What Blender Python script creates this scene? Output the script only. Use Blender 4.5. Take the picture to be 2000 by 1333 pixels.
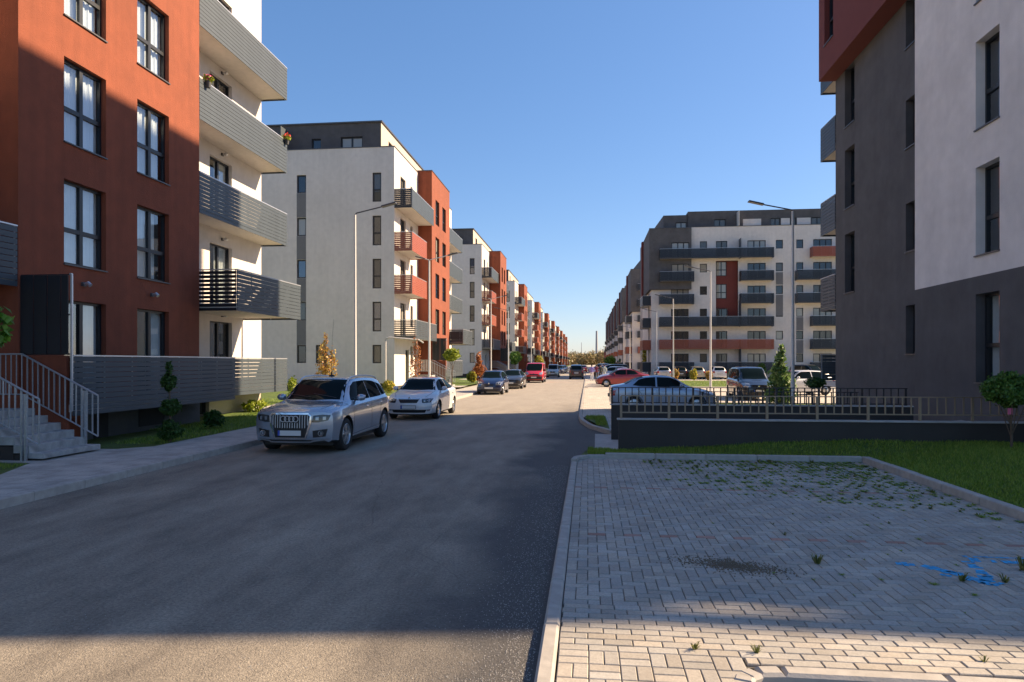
import bpy, bmesh, math, random
import numpy as np
from math import radians as R, sin, cos, pi, atan2, sqrt
from mathutils import Vector, Matrix
from mathutils.bvhtree import BVHTree

for o in list(bpy.data.objects): bpy.data.objects.remove(o)
scene = bpy.context.scene
C = scene.collection
rnd = random.Random(7)

# ------------------------------------------------------------------ camera, sky, sun, exposure
cam_d = bpy.data.cameras.new('camera')
cam = bpy.data.objects.new('camera', cam_d); C.objects.link(cam)
cam.location = (0, 0, 2.0); cam.rotation_euler = (R(90), 0, R(6.35))
cam_d.sensor_width = 36; cam_d.lens = 23.94; cam_d.shift_y = 0.02075
cam_d.clip_start = .05; cam_d.clip_end = 6000
scene.camera = cam
SUN_EL, SUN_AZ = 33.5, 22.8      # elevation, degrees from +X towards +Y
w = bpy.data.worlds.new('World'); scene.world = w; w.use_nodes = True
nt = w.node_tree; nt.nodes.clear()
sk = nt.nodes.new('ShaderNodeTexSky'); sk.sky_type = 'NISHITA'; sk.sun_disc = False
sk.sun_elevation = R(SUN_EL); sk.sun_rotation = R(90 - SUN_AZ); sk.altitude = 200
sk.air_density = 1.0; sk.dust_density = .5; sk.ozone_density = 6.0
bg = nt.nodes.new('ShaderNodeBackground'); bg.inputs[1].default_value = .113
wo = nt.nodes.new('ShaderNodeOutputWorld')
# a camera's tone response applied evenly to the whole sky
ga = nt.nodes.new('ShaderNodeGamma'); ga.inputs[1].default_value = .7; nt.links.new(sk.outputs[0], ga.inputs[0])
mt = nt.nodes.new('ShaderNodeMix'); mt.data_type = 'RGBA'; mt.blend_type = 'MULTIPLY'; mt.inputs[0].default_value = 1; mt.inputs[7].default_value = (1.05, .98, 1, 1)
nt.links.new(ga.outputs[0], mt.inputs[6])
hs = nt.nodes.new('ShaderNodeHueSaturation'); hs.inputs['Saturation'].default_value = 1.27; nt.links.new(mt.outputs[2], hs.inputs['Color']); nt.links.new(hs.outputs[0], bg.inputs[0]); nt.links.new(bg.outputs[0], wo.inputs[0])
sd = bpy.data.lights.new('sun', 'SUN'); sd.energy = 5.0; sd.angle = R(.53); sd.color = (1, .76, .50)
sun = bpy.data.objects.new('sun', sd); C.objects.link(sun)
S = Vector((cos(R(SUN_EL)) * cos(R(SUN_AZ)), cos(R(SUN_EL)) * sin(R(SUN_AZ)), sin(R(SUN_EL))))
sun.rotation_euler = S.to_track_quat('Z', 'Y').to_euler(); sun.location = (40, 20, 60)
scene.view_settings.view_transform = 'Standard'; scene.view_settings.look = 'None'
scene.view_settings.exposure = 1.32; scene.view_settings.gamma = 1
scene.view_settings.use_curve_mapping = False
scene.render.engine = 'CYCLES'
scene.cycles.max_bounces = 6; scene.cycles.transparent_max_bounces = 12

# ------------------------------------------------------------------ materials
M = {}
def mat(name, col, rough=.7, metal=0., var=0., scale=6., bump=0., bscale=60., spec=.5, coat=0., var2=0., scale2=.7, col2=None, trans=0., sheen=0., detail=4, bdist=.02, em=None, streak=0.):
    m = bpy.data.materials.new(name); m.use_nodes = True
    n = m.node_tree.nodes; l = m.node_tree.links; b = n['Principled BSDF']
    b.inputs['Base Color'].default_value = (*col, 1); b.inputs['Roughness'].default_value = rough
    b.inputs['Metallic'].default_value = metal; b.inputs['Specular IOR Level'].default_value = spec
    b.inputs['Coat Weight'].default_value = coat; b.inputs['Coat Roughness'].default_value = .04
    tc = n.new('ShaderNodeTexCoord')
    if var or var2:
        last = None
        for k, (v, s) in enumerate(((var, scale), (var2, scale2))):
            if not v: continue
            t = n.new('ShaderNodeTexNoise'); t.inputs['Scale'].default_value = s; t.inputs['Detail'].default_value = detail
            l.new(tc.outputs['Object'], t.inputs['Vector'])
            mr = n.new('ShaderNodeMapRange'); mr.inputs[1].default_value = .3; mr.inputs[2].default_value = .7
            mr.inputs[3].default_value = 1 - v; mr.inputs[4].default_value = 1 + v
            l.new(t.outputs['Fac'], mr.inputs[0])
            mx = n.new('ShaderNodeMix'); mx.data_type = 'RGBA'; mx.blend_type = 'MULTIPLY'; mx.inputs[0].default_value = 1
            if last is None: mx.inputs[6].default_value = (*col, 1)
            else: l.new(last, mx.inputs[6])
            l.new(mr.outputs[0], mx.inputs[7]); last = mx.outputs[2]
        if col2:
            t = n.new('ShaderNodeTexNoise'); t.inputs['Scale'].default_value = scale2 * 1.7; t.inputs['Detail'].default_value = 5
            l.new(tc.outputs['Object'], t.inputs['Vector'])
            mr = n.new('ShaderNodeMapRange'); mr.inputs[1].default_value = .45; mr.inputs[2].default_value = .65
            l.new(t.outputs['Fac'], mr.inputs[0])
            mx = n.new('ShaderNodeMix'); mx.data_type = 'RGBA'; l.new(mr.outputs[0], mx.inputs[0])
            l.new(last, mx.inputs[6]); mx.inputs[7].default_value = (*col2, 1); last = mx.outputs[2]
        if streak:
            mp = n.new('ShaderNodeMapping'); mp.inputs['Scale'].default_value = (2.2, 2.2, .12); l.new(tc.outputs['Object'], mp.inputs[0])
            t = n.new('ShaderNodeTexNoise'); t.inputs['Scale'].default_value = 1.6; t.inputs['Detail'].default_value = 7; t.inputs['Roughness'].default_value = .65; l.new(mp.outputs[0], t.inputs['Vector'])
            mr = n.new('ShaderNodeMapRange'); mr.inputs[1].default_value = .35; mr.inputs[2].default_value = .7; mr.inputs[3].default_value = 1 + streak*.4; mr.inputs[4].default_value = 1 - streak
            l.new(t.outputs['Fac'], mr.inputs[0]); mx = n.new('ShaderNodeMix'); mx.data_type = 'RGBA'; mx.blend_type = 'MULTIPLY'; mx.inputs[0].default_value = 1
            l.new(last, mx.inputs[6]); l.new(mr.outputs[0], mx.inputs[7]); last = mx.outputs[2]
        l.new(last, b.inputs['Base Color'])
    if bump:
        t = n.new('ShaderNodeTexNoise'); t.inputs['Scale'].default_value = bscale; t.inputs['Detail'].default_value = 3
        l.new(tc.outputs['Object'], t.inputs['Vector'])
        bp = n.new('ShaderNodeBump'); bp.inputs['Strength'].default_value = bump; bp.inputs['Distance'].default_value = bdist
        l.new(t.outputs['Fac'], bp.inputs['Height']); l.new(bp.outputs[0], b.inputs['Normal'])
    if em: b.inputs['Emission Color'].default_value = (*em, 1); b.inputs['Emission Strength'].default_value = 1
    M[name] = m
    return m
mat('white_plaster', (.66, .615, .57), .9, bump=.45, bscale=55, var=.05, scale=3, var2=.06, scale2=.35, streak=.05)
mat('white_plaster_lit', (.72, .68, .645), .9, bump=.45, bscale=55, var=.05, scale=3, var2=.09, scale2=.8, streak=.03)  # brighter copy of the white plaster; bounced light is put into its colour
mat('grey_plaster', (.094, .090, .091), .9, bump=.35, bscale=55, var=.08, scale=3, var2=.16, scale2=.9, streak=.06)
mat('mid_grey_plaster', (.17, .17, .175), .9, bump=.3, bscale=55, var=.05, scale=3)
mat('red_plaster', (.225, .060, .028), .9, bump=.6, bscale=45, var=.08, scale=3, var2=.10, scale2=.4, streak=.14)
mat('dark_red_plaster', (.16, .038, .03), .9, bump=.4, bscale=50, var=.05, scale=3)
mat('beige_plaster', (.50, .43, .36), .9, bump=.3, bscale=50, var=.04)
mat('anthracite', (.011, .014, .019), .4, spec=.5)
mat('slat_grey', (.052, .068, .082), .5, metal=.1, spec=.5, var=.08, scale=2.)
mat('slat_anthracite', (.012, .02, .031), .45, var=.06, scale=2.)
mat('slat_dark', (.014, .017, .022), .45, var=.08, scale=2.)
mat('slat_red', (.27, .068, .035), .5, var=.05, scale=2.)
mat('slab', (.62, .58, .52), .85, var=.05)
mat('trim_light', (.55, .57, .6), .35, metal=.6)
mat('galvanised', (.5, .53, .56), .38, metal=.75, var=.12, scale=20)
mat('rail_bronze', (.27, .21, .145), .45, metal=.4)
mat('rail_dark', (.02, .02, .022), .45)
mat('lamp_metal', (.62, .61, .58), .5, metal=.1)
mat('lamp_head', (.09, .09, .095), .4, metal=.3)
mat('room_dark', (.03, .03, .032), .9)
mat('curtain', (.75, .76, .74), .9, var=.06, scale=5)
mat('curtain_yellow', (.62, .56, .36), .9)
mat('blind', (.68, .71, .74), .8)
mat('concrete', (.36, .345, .32), .85, bump=.2, bscale=60, var=.12, scale=7, var2=.12, scale2=.8)
mat('kerb', (.36, .335, .30), .85, bump=.12, bscale=60, var=.12, scale=9, var2=.1, scale2=1.1)
mat('step_stone', (.33, .33, .32), .85, bump=.4, bscale=45, var=.22, scale=7, var2=.2, scale2=2.5)
mat('basement', (.075, .08, .083), .8, bump=.2, var=.08)
mat('wall_dark', (.040, .034, .030), .8, bump=.3, bscale=50, var=.1, scale=2)
mat('bark', (.13, .09, .06), .9, bump=.6, bscale=40, var=.2, scale=12)
mat('bark_grey', (.22, .19, .16), .9, bump=.6, bscale=40, var=.2, scale=12)
mat('soil', (.12, .085, .06), .95, bump=.8, bscale=30, var=.25, scale=8)
mat('flower_pink', (.7, .16, .3), .6); mat('flower_red', (.6, .03, .03), .6)
mat('pot', (.06, .06, .06), .5)
mat('skin', (.5, .3, .22), .6)
mat('cloth_white', (.7, .7, .7), .8); mat('cloth_purple', (.25, .2, .5), .8); mat('cloth_dark', (.03, .035, .03), .8)
mat('cloth_pale', (.5, .55, .5), .8); mat('cloth_maroon', (.2, .03, .05), .8); mat('hair', (.04, .03, .02), .8)
mat('paint_blue', (.02, .33, .62), .7, var=.4, scale=25)
mat('tower_metal', (.42, .40, .40), .7)
mat('orange', (.75, .25, .03), .5)

def leafmat(name, a, b_, c_=None, trans=.35):
    m = bpy.data.materials.new(name); m.use_nodes = True
    n = m.node_tree.nodes; l = m.node_tree.links; p = n['Principled BSDF']
    p.inputs['Roughness'].default_value = .55
    g = n.new('ShaderNodeNewGeometry'); cr = n.new('ShaderNodeValToRGB')
    cr.color_ramp.elements[0].color = (*a, 1); cr.color_ramp.elements[1].color = (*b_, 1)
    if c_:
        e = cr.color_ramp.elements.new(.5); e.color = (*c_, 1)
    l.new(g.outputs['Random Per Island'], cr.inputs[0]); l.new(cr.outputs[0], p.inputs['Base Color'])
    tr = n.new('ShaderNodeBsdfTranslucent'); l.new(cr.outputs[0], tr.inputs[0])
    mx = n.new('ShaderNodeMixShader'); mx.inputs[0].default_value = trans
    l.new(p.outputs[0], mx.inputs[1]); l.new(tr.outputs[0], mx.inputs[2])
    l.new(mx.outputs[0], n['Material Output'].inputs[0]); M[name] = m
leafmat('leaf_green', (.045, .11, .015), (.14, .27, .045))
leafmat('leaf_bright', (.06, .16, .02), (.22, .42, .05), (.12, .28, .03))
leafmat('leaf_dark', (.02, .055, .008), (.06, .14, .02))
leafmat('leaf_young', (.06, .13, .03), (.26, .36, .12), (.14, .24, .06))
leafmat('leaf_lime', (.16, .24, .02), (.42, .46, .05))
leafmat('leaf_yellow', (.35, .28, .03), (.7, .5, .06), (.25, .3, .04))
leafmat('leaf_autumn', (.5, .19, .05), (.62, .36, .1), (.3, .28, .07))
leafmat('leaf_rust', (.3, .09, .03), (.5, .22, .08))
leafmat('leaf_wood', (.30, .20, .10), (.16, .17, .05), (.36, .27, .12), trans=.15)
leafmat('grass_blade', (.10, .17, .015), (.36, .42, .07), (.18, .29, .025))
leafmat('weed', (.07, .09, .02), (.30, .27, .08), (.13, .15, .035))

def glassmat(name, base, refl=.0, ior=1.9, alpha=None, rough=.02, fs=1.0):
    """window glass: a Fresnel mirror over either a dark body or (alpha) clear glass"""
    m = bpy.data.materials.new(name); m.use_nodes = True
    n = m.node_tree.nodes; l = m.node_tree.links
    f0 = ((ior - 1)/(ior + 1))**2; lw = n.new('ShaderNodeLayerWeight'); lw.inputs[0].default_value = .5; pw = n.new('ShaderNodeMath'); pw.operation = 'POWER'; pw.inputs[1].default_value = 5.0; l.new(lw.outputs['Facing'], pw.inputs[0])
    fr = n.new('ShaderNodeMath'); fr.operation = 'MULTIPLY_ADD'; fr.inputs[1].default_value = (1 - f0)*fs; fr.inputs[2].default_value = f0*fs; l.new(pw.outputs[0], fr.inputs[0])
    gl = n.new('ShaderNodeBsdfGlossy'); gl.inputs['Roughness'].default_value = rough
    gl.inputs[0].default_value = (.92, .96, 1, 1)
    if alpha is None:
        d = n.new('ShaderNodeBsdfDiffuse'); d.inputs[0].default_value = (*base, 1)
    else:
        d = n.new('ShaderNodeBsdfTransparent'); d.inputs[0].default_value = (*base, 1)
    mx = n.new('ShaderNodeMixShader'); l.new(fr.outputs[0], mx.inputs[0])
    l.new(d.outputs[0], mx.inputs[1]); l.new(gl.outputs[0], mx.inputs[2])
    l.new(mx.outputs[0], n['Material Output'].inputs[0]); M[name] = m
glassmat('glass_dark', (.02, .025, .03), ior=1.8)
glassmat('glass_mid', (.10, .095, .08), ior=1.7)
glassmat('glass_blue', (.02, .04, .08), ior=2.2)
glassmat('glass_curtain', (.30, .29, .25), ior=1.8)
glassmat('glass_clear', (.85, .9, .92), ior=2.5, alpha=1)
glassmat('car_glass', (.006, .012, .013), ior=1.45, fs=.24)
glassmat('car_glass_clear', (.35, .42, .42), ior=1.55, alpha=1)

# ------------------------------------------------------------------ helpers
def tag(o, label=None, cat=None, group=None, kind=None):
    if label: o['label'] = label
    if cat: o['category'] = cat
    if group: o['group'] = group
    if kind: o['kind'] = kind
    return o
def link(o, parent=None, loc=None, rz=0.):
    C.objects.link(o)
    if parent is not None: o.parent = parent
    if loc is not None: o.location = loc
    if rz: o.rotation_euler = (0, 0, rz)
    return o
def empty(name, loc=(0, 0, 0), rz=0., label=None, cat=None, group=None):
    o = bpy.data.objects.new(name, None); o.empty_display_size = .3
    link(o, None, loc, rz); return tag(o, label, cat, group)
def inst(name, me, parent=None, loc=(0, 0, 0), rz=0.):
    return link(bpy.data.objects.new(name, me), parent, loc, rz)
def kids(o): return [c for c in bpy.data.objects if c.parent == o]
def copy_tree(o, parent=None, kidmap=None):
    if kidmap is None:
        kidmap = {}
        for c in bpy.data.objects:
            if c.parent: kidmap.setdefault(c.parent.name, []).append(c)
    c = o.copy(); C.objects.link(c)
    if parent is not None: c.parent = parent
    for ch in kidmap.get(o.name, []): copy_tree(ch, c, kidmap)
    return c

class MB:
    """collects geometry and links it as ONE mesh object"""
    def __init__(s): s.v = []; s.f = []; s.m = []; s.mats = []
    def mi(s, name):
        if name not in s.mats: s.mats.append(name)
        return s.mats.index(name)
    def face(s, pts, m):
        b = len(s.v); s.v += [tuple(p) for p in pts]; s.f.append(tuple(range(b, b + len(pts)))); s.m.append(s.mi(m))
    def mesh_(s, vs, fs, m):
        b = len(s.v); s.v += [tuple(p) for p in vs]; k = s.mi(m)
        for f in fs: s.f.append(tuple(b + i for i in f)); s.m.append(k)
    def box(s, x0, y0, z0, x1, y1, z1, m, bev=0.):
        if x0 > x1: x0, x1 = x1, x0
        if y0 > y1: y0, y1 = y1, y0
        if z0 > z1: z0, z1 = z1, z0
        if bev:
            b = bev; vs = []
            for z, i in ((z0, 0), (z1 - b, 0), (z1, b)):
                vs += [(x0 + i, y0 + i, z), (x1 - i, y0 + i, z), (x1 - i, y1 - i, z), (x0 + i, y1 - i, z)]
            fs = [(3, 2, 1, 0), (8, 9, 10, 11)]
            for k in (0, 4):
                for i in range(4): j = (i + 1) % 4; fs.append((k + i, k + j, k + 4 + j, k + 4 + i))
            return s.mesh_(vs, fs, m)
        vs = [(x0, y0, z0), (x1, y0, z0), (x1, y1, z0), (x0, y1, z0), (x0, y0, z1), (x1, y0, z1), (x1, y1, z1), (x0, y1, z1)]
        s.mesh_(vs, [(3, 2, 1, 0), (4, 5, 6, 7), (0, 1, 5, 4), (1, 2, 6, 5), (2, 3, 7, 6), (3, 0, 4, 7)], m)
    def tube(s, pts, r, m, n=8, cap=True):
        pts = [Vector(p) for p in pts]; rs = r if isinstance(r, (list, tuple)) else [r] * len(pts)
        vs = []; fs = []
        for i, p in enumerate(pts):
            d = (pts[min(i + 1, len(pts) - 1)] - pts[max(i - 1, 0)]).normalized()
            a = Vector((0, 0, 1)) if abs(d.z) < .9 else Vector((1, 0, 0))
            u = d.cross(a).normalized(); v = d.cross(u)
            for k in range(n):
                t = 2 * pi * k / n; vs.append(p + (u * cos(t) + v * sin(t)) * rs[i])
        for i in range(len(pts) - 1):
            for k in range(n):
                a = i * n + k; b = i * n + (k + 1) % n; fs.append((a, b, b + n, a + n))
        if cap: fs.append(tuple(range(n - 1, -1, -1))); fs.append(tuple(range(len(vs) - n, len(vs))))
        s.mesh_(vs, fs, m)
    def lathe(s, prof, m, n=24, axis='z', org=(0, 0, 0)):
        vs = []; fs = []
        for (r, h) in prof:
            for k in range(n):
                t = 2 * pi * k / n
                p = (r * cos(t), r * sin(t), h) if axis == 'z' else (r * cos(t), h, r * sin(t))
                vs.append((p[0] + org[0], p[1] + org[1], p[2] + org[2]))
        for i in range(len(prof) - 1):
            for k in range(n):
                a = i * n + k; b = i * n + (k + 1) % n; fs.append((a, b, b + n, a + n))
        s.mesh_(vs, fs, m)
    def prism(s, poly, z0, z1, m, top=None):
        n = len(poly); vs = [(x, y, z0) for x, y in poly] + [(x, y, z1) for x, y in poly]
        s.mesh_(vs, [tuple(range(n - 1, -1, -1))] + [(i, (i + 1) % n, (i + 1) % n + n, i + n) for i in range(n)], m)
        s.mesh_([(x, y, z1) for x, y in poly], [tuple(range(n))], top or m)
    def data(s, name, smooth=False):
        me = bpy.data.meshes.new(name); me.from_pydata(s.v, [], s.f)
        for k in s.mats: me.materials.append(M[k])
        me.polygons.foreach_set('material_index', s.m)
        if smooth:
            me.polygons.foreach_set('use_smooth', [True] * len(me.polygons))
            me.set_sharp_from_angle(angle=R(smooth if smooth is not True else 40))
        me.update(); return me
    def build(s, name, parent=None, loc=None, rz=0., smooth=False):
        return link(bpy.data.objects.new(name, s.data(name, smooth)), parent, loc, rz)
# ------------------------------------------------------------------ cars
def carpaint(name, col, metal=.5, rough=.32):
    m = mat(name, col, rough, metal=metal, coat=1.0, spec=.5)
    return name
carpaint('paint_silver', (.36, .41, .48), .6, .25); carpaint('paint_white', (.68, .69, .70), .1)
carpaint('paint_silverblue', (.36, .43, .52), .6); carpaint('paint_navy', (.008, .016, .06), .3)
carpaint('paint_graphite', (.055, .05, .05), .5); carpaint('paint_red', (.50, .012, .02), .1)
carpaint('paint_darkred', (.30, .02, .018), .4); carpaint('paint_black', (.010, .010, .012), .2)
carpaint('paint_blue_car', (.03, .09, .16), .5); carpaint('paint_beige', (.42, .38, .30), .5)
carpaint('paint_lightgrey', (.45, .45, .46), .5)
mat('tyre', (.018, .018, .019), .85, bump=.3, bscale=80); mat('rim', (.48, .49, .5), .3, metal=.9)
mat('hub_dark', (.02, .02, .02), .6); mat('black_trim', (.012, .012, .013), .5); mat('chrome', (.75, .76, .78), .12, metal=1.)
mat('lamp_glass', (.32, .34, .36), .06, metal=.55, coat=1.); mat('lamp_dark', (.03, .033, .036), .1, coat=1., metal=.3)
mat('lamp_red', (.35, .01, .012), .15, coat=1.); mat('lamp_amber', (.6, .2, .03), .15, coat=1.)
mat('plate_white', (.62, .62, .60), .4); mat('plate_blue', (.02, .07, .42), .4); mat('seat_cloth', (.03, .03, .032), .9)
mat('dust', (.25, .22, .18), .9)

def itp(pts, x):
    """smooth monotone interpolation through control points"""
    xs = np.array([p[0] for p in pts], float); ys = np.array([p[1] for p in pts], float)
    x = np.atleast_1d(np.asarray(x, float)); n = len(xs)
    d = np.diff(ys) / np.diff(xs); m = np.zeros(n); m[0] = d[0]; m[-1] = d[-1]
    for i in range(1, n - 1):
        m[i] = 0 if d[i - 1] * d[i] <= 0 else 2 * d[i - 1] * d[i] / (d[i - 1] + d[i])
    k = np.clip(np.searchsorted(xs, x) - 1, 0, n - 2); h = xs[k + 1] - xs[k]; t = np.clip((x - xs[k]) / h, 0, 1)
    r = (2*t**3-3*t**2+1)*ys[k] + (t**3-2*t**2+t)*h*m[k] + (-2*t**3+3*t**2)*ys[k+1] + (t**3-t**2)*h*m[k+1]
    return r

def car_body(sp):
    L = sp['L'] / 2; W = sp['W'] / 2
    e = np.linspace(0, 1, 46); xs = -L + 2 * L * (e - .10 * np.sin(2 * pi * e) / pi * 1.4)
    xs[0] = -L; xs[-1] = L
    T = itp(sp['top'], xs); B = itp(sp['belt'], xs); Wp = itp(sp['plan'], xs) * W; ZB = itp(sp['bottom'], xs)
    Rw = sp['roofw'] / 2
    rings = []
    for x, zt, zb_, w_, zl in zip(xs, T, B, Wp, ZB):
        zbelt = min(zb_, zt - .02); g = zt - zbelt
        s_ = min(1, max(0, (g - .04) / .36)); s_ = s_ * s_ * (3 - 2 * s_)
        wt = w_ * .80 * (1 - s_) + Rw * s_; cr = min(.075, .55 * g); hh = zbelt - zl
        q = [(0, zl), (w_*.55, zl), (w_*.90, zl+.01), (w_*.965, zl+.05), (w_*.985, zl+hh*.28), (w_, zl+hh*.5), (w_*1.0, zl+hh*.72),
             (w_*.985, zbelt-.06), (w_*.965, zbelt-.015), (w_*.94, zbelt+.004)]
        sw = w_ * .93
        for t in (.3, .62, .86):
            yy = sw + (wt - sw) * (t ** 1.12); q.append((yy, zbelt + (g - cr) * t + .004))
        q += [(wt, zt - cr), (wt * .965, zt - cr * .62), (wt * .88, zt - cr * .36), (wt * .6, zt - cr * .13), (wt * .3, zt - cr * .03), (0, zt)]
        rings.append(q)
    nr = len(rings[0])
    # full ring: right side then mirrored
    vs = []; fs = []; full = 2 * nr - 2
    for x, q in zip(xs, rings):
        for (y, z) in q: vs.append([x, y, z])
        for (y, z) in q[-2:0:-1]: vs.append([x, -y, z])
    N = len(xs)
    for i in range(N - 1):
        for k in range(full):
            a = i * full + k; b = i * full + (k + 1) % full; fs.append((a, b, b + full, a + full))
    for end in (0, N - 1):
        prev = [end * full + k for k in range(full)]; c = np.mean([vs[i] for i in prev], axis=0)
        for sc in (.85, .62, .36):
            cur = []
            for k in range(full):
                p = vs[end * full + k]; cur.append(len(vs)); vs.append([p[0], p[1] * sc, c[2] + (p[2] - c[2]) * sc])
            for k in range(full):
                k2 = (k + 1) % full
                f = (prev[k], prev[k2], cur[k2], cur[k])
                fs.append(f if end else f[::-1])
            prev = cur
        ci = len(vs); vs.append([vs[end * full][0], 0, c[2]])
        for k in range(full):
            f = (prev[k], prev[(k + 1) % full], ci); fs.append(f if end else f[::-1])
    V = np.array(vs, float)
    def deform(V, sgn, prm):
        ay, pz, zm = prm['ay'], prm['az'], prm['zm']
        dist = (L - sgn * V[:, 0]); wt = np.clip(1 - dist / prm.get('len', .9), 0, 1); wt = wt * wt * (3 - 2 * wt)
        dx = ay * np.abs(V[:, 1] / W) ** 2.8 + pz * np.maximum(0, V[:, 2] - zm) ** 1.5 + prm.get('al', .25) * np.maximum(0, prm.get('zl', .38) - V[:, 2])
        V[:, 0] -= sgn * wt * dx
    deform(V, 1, sp['nose']); deform(V, -1, sp['tail'])
    me = bpy.data.meshes.new('body'); me.from_pydata(V.tolist(), [], fs)
    bm = bmesh.new(); bm.from_mesh(me); bmesh.ops.remove_doubles(bm, verts=bm.verts, dist=.0005)
    bmesh.ops.recalc_face_normals(bm, faces=bm.faces); bm.to_mesh(me)
    bvh = BVHTree.FromBMesh(bm); bm.free()
    return me, bvh

def cut_arches(me, sp):
    o = bpy.data.objects.new('tmp_body', me); C.objects.link(o); W = sp['W'] / 2
    cm = MB()
    for x in sp['axles']:
        for sg in (1, -1):
            r = sp['wr'] + .055; n = 28; y0, y1 = sg * (W - .30), sg * (W + .3); a, b = min(y0, y1), max(y0, y1)
            vs = []; fs = []
            for y in (a, b):
                for k in range(n): t = 2 * pi * k / n; vs.append((x + r * cos(t), y, sp['wr'] + .012 + r * sin(t)))
            fs = [tuple(range(n)), tuple(range(2 * n - 1, n - 1, -1))] + [(k, k + n, (k + 1) % n + n, (k + 1) % n) for k in range(n)]
            cm.mesh_(vs, fs, 'black_trim')
    c = cm.build('tmp_cut')
    md = o.modifiers.new('b', 'BOOLEAN'); md.object = c; md.operation = 'DIFFERENCE'; md.solver = 'EXACT'
    dg = bpy.context.evaluated_depsgraph_get(); dg.update()
    nm = bpy.data.meshes.new_from_object(o.evaluated_get(dg))
    bpy.data.objects.remove(o); bpy.data.objects.remove(c)
    return nm

def project(bvh, plane, top, bot, off, n=14, m=6, thick=0., matn='glass_dark', mirror=False, sgn=1, mb=None, rim=0.):
    """lay a shaped panel on the body. plane 'f' (y,z from the front/back), 's' (x,z from a side), 't' (x,y from above)"""
    def rs(pl):
        pl = np.array(pl, float); d = np.r_[0, np.cumsum(np.hypot(*(np.diff(pl, axis=0).T)))]
        t = np.linspace(0, d[-1], n); return np.c_[np.interp(t, d, pl[:, 0]), np.interp(t, d, pl[:, 1])]
    a = rs(bot); b = rs(top); mb = mb or MB(); vs = []
    for j in range(m):
        for i in range(n):
            p = a[i] + (b[i] - a[i]) * j / (m - 1)
            if plane == 'f': o = Vector((4 * sgn, p[0], p[1])); d = Vector((-sgn, 0, 0))
            elif plane == 's': o = Vector((p[0], 4 * sgn, p[1])); d = Vector((0, -sgn, 0))
            else: o = Vector((p[0], p[1], 6)); d = Vector((0, 0, -1))
            h, nn, _, _ = bvh.ray_cast(o, d)
            if h is None:
                vs.append(vs[-1] if vs else o); continue
            if nn.dot(d) > 0: nn = -nn
            vs.append(h + nn * off)
    fs = [(j*n+i, j*n+i+1, (j+1)*n+i+1, (j+1)*n+i) for j in range(m-1) for i in range(n-1)]
    # a thin skirt so that the panel has an edge
    rimv = [i for i in range(n)] + [j*n+n-1 for j in range(1, m)] + [(m-1)*n+i for i in range(n-2, -1, -1)] + [j*n for j in range(m-2, 0, -1)]
    base = len(vs)
    cen = Vector((0, 0, .6))
    dirs = {'f': Vector((-sgn, 0, 0)), 's': Vector((0, -sgn, 0)), 't': Vector((0, 0, -1))}[plane]
    for i in rimv: vs.append(vs[i] + dirs * (off + .012))
    k = len(rimv)
    for i in range(k): fs.append((rimv[i], rimv[(i+1) % k], base + (i+1) % k, base + i))
    mb.mesh_(vs, fs, matn)
    return mb

def wheel_mesh(r, style, wdt=.21):
    t = MB()
    rr = r * .66
    t.lathe([(rr, -wdt*.45), (r*.9, -wdt*.5), (r*.97, -wdt*.42), (r, -wdt*.3), (r, wdt*.3), (r*.97, wdt*.42), (r*.9, wdt*.5), (rr, wdt*.45), (rr*.98, wdt*.2)], 'tyre', 32, 'y')
    rm = MB()
    rm.lathe([(rr, wdt*.46), (rr*.97, wdt*.49), (rr*.93, wdt*.40), (rr*.9, wdt*.1)], 'rim', 32, 'y')
    rm.lathe([(rr*.98, wdt*.08), (.001, wdt*.08)], 'hub_dark', 32, 'y')
    if style == 'cover':
        rm.lathe([(rr*.92, wdt*.40), (rr*.7, wdt*.47), (.001, wdt*.49)], 'rim', 32, 'y')
        for k in range(8):
            a = 2*pi*k/8; c_, s_ = cos(a), sin(a); q = wdt*.485
            pts = []
            for rad, hw in ((rr*.5, .018), (rr*.8, .026)):
                for sg in (-1, 1): pts.append((rad*c_ - sg*hw*s_, q - (.0 if rad < rr*.6 else .012), rad*s_ + sg*hw*c_))
            rm.face([pts[0], pts[1], pts[3], pts[2]], 'hub_dark')
    else:
        ns = 5 if style == 'five' else 7
        for k in range(ns):
            for dl in ((-.16, .16) if style == 'five' else (0,)):
                a0 = 2*pi*k/ns + pi/2; a1 = a0 + dl
                p0 = (rr*.16*cos(a0), rr*.16*sin(a0)); p1 = (rr*.93*cos(a1), rr*.93*sin(a1))
                dx, dz = p1[0]-p0[0], p1[1]-p0[1]; ln = math.hypot(dx, dz); nx, nz = -dz/ln, dx/ln
                h0, h1 = rr*.10, rr*.065
                f = wdt*.43; vs = []
                for (p, h, fy) in ((p0, h0, f), (p1, h1, f - .004)):
                    for sg in (-1, 1):
                        vs.append((p[0]+nx*h*sg, fy, p[1]+nz*h*sg)); vs.append((p[0]+nx*h*sg*1.2, fy-.03, p[1]+nz*h*sg*1.2))
                rm.mesh_(vs, [(0, 2, 6, 4), (1, 0, 4, 5), (2, 3, 7, 6)], 'rim')
        rm.lathe([(rr*.2, wdt*.40), (rr*.19, wdt*.45), (.001, wdt*.46)], 'rim', 20, 'y')
    return t.data('tyre', 50), rm.data('rim', 50)

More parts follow.
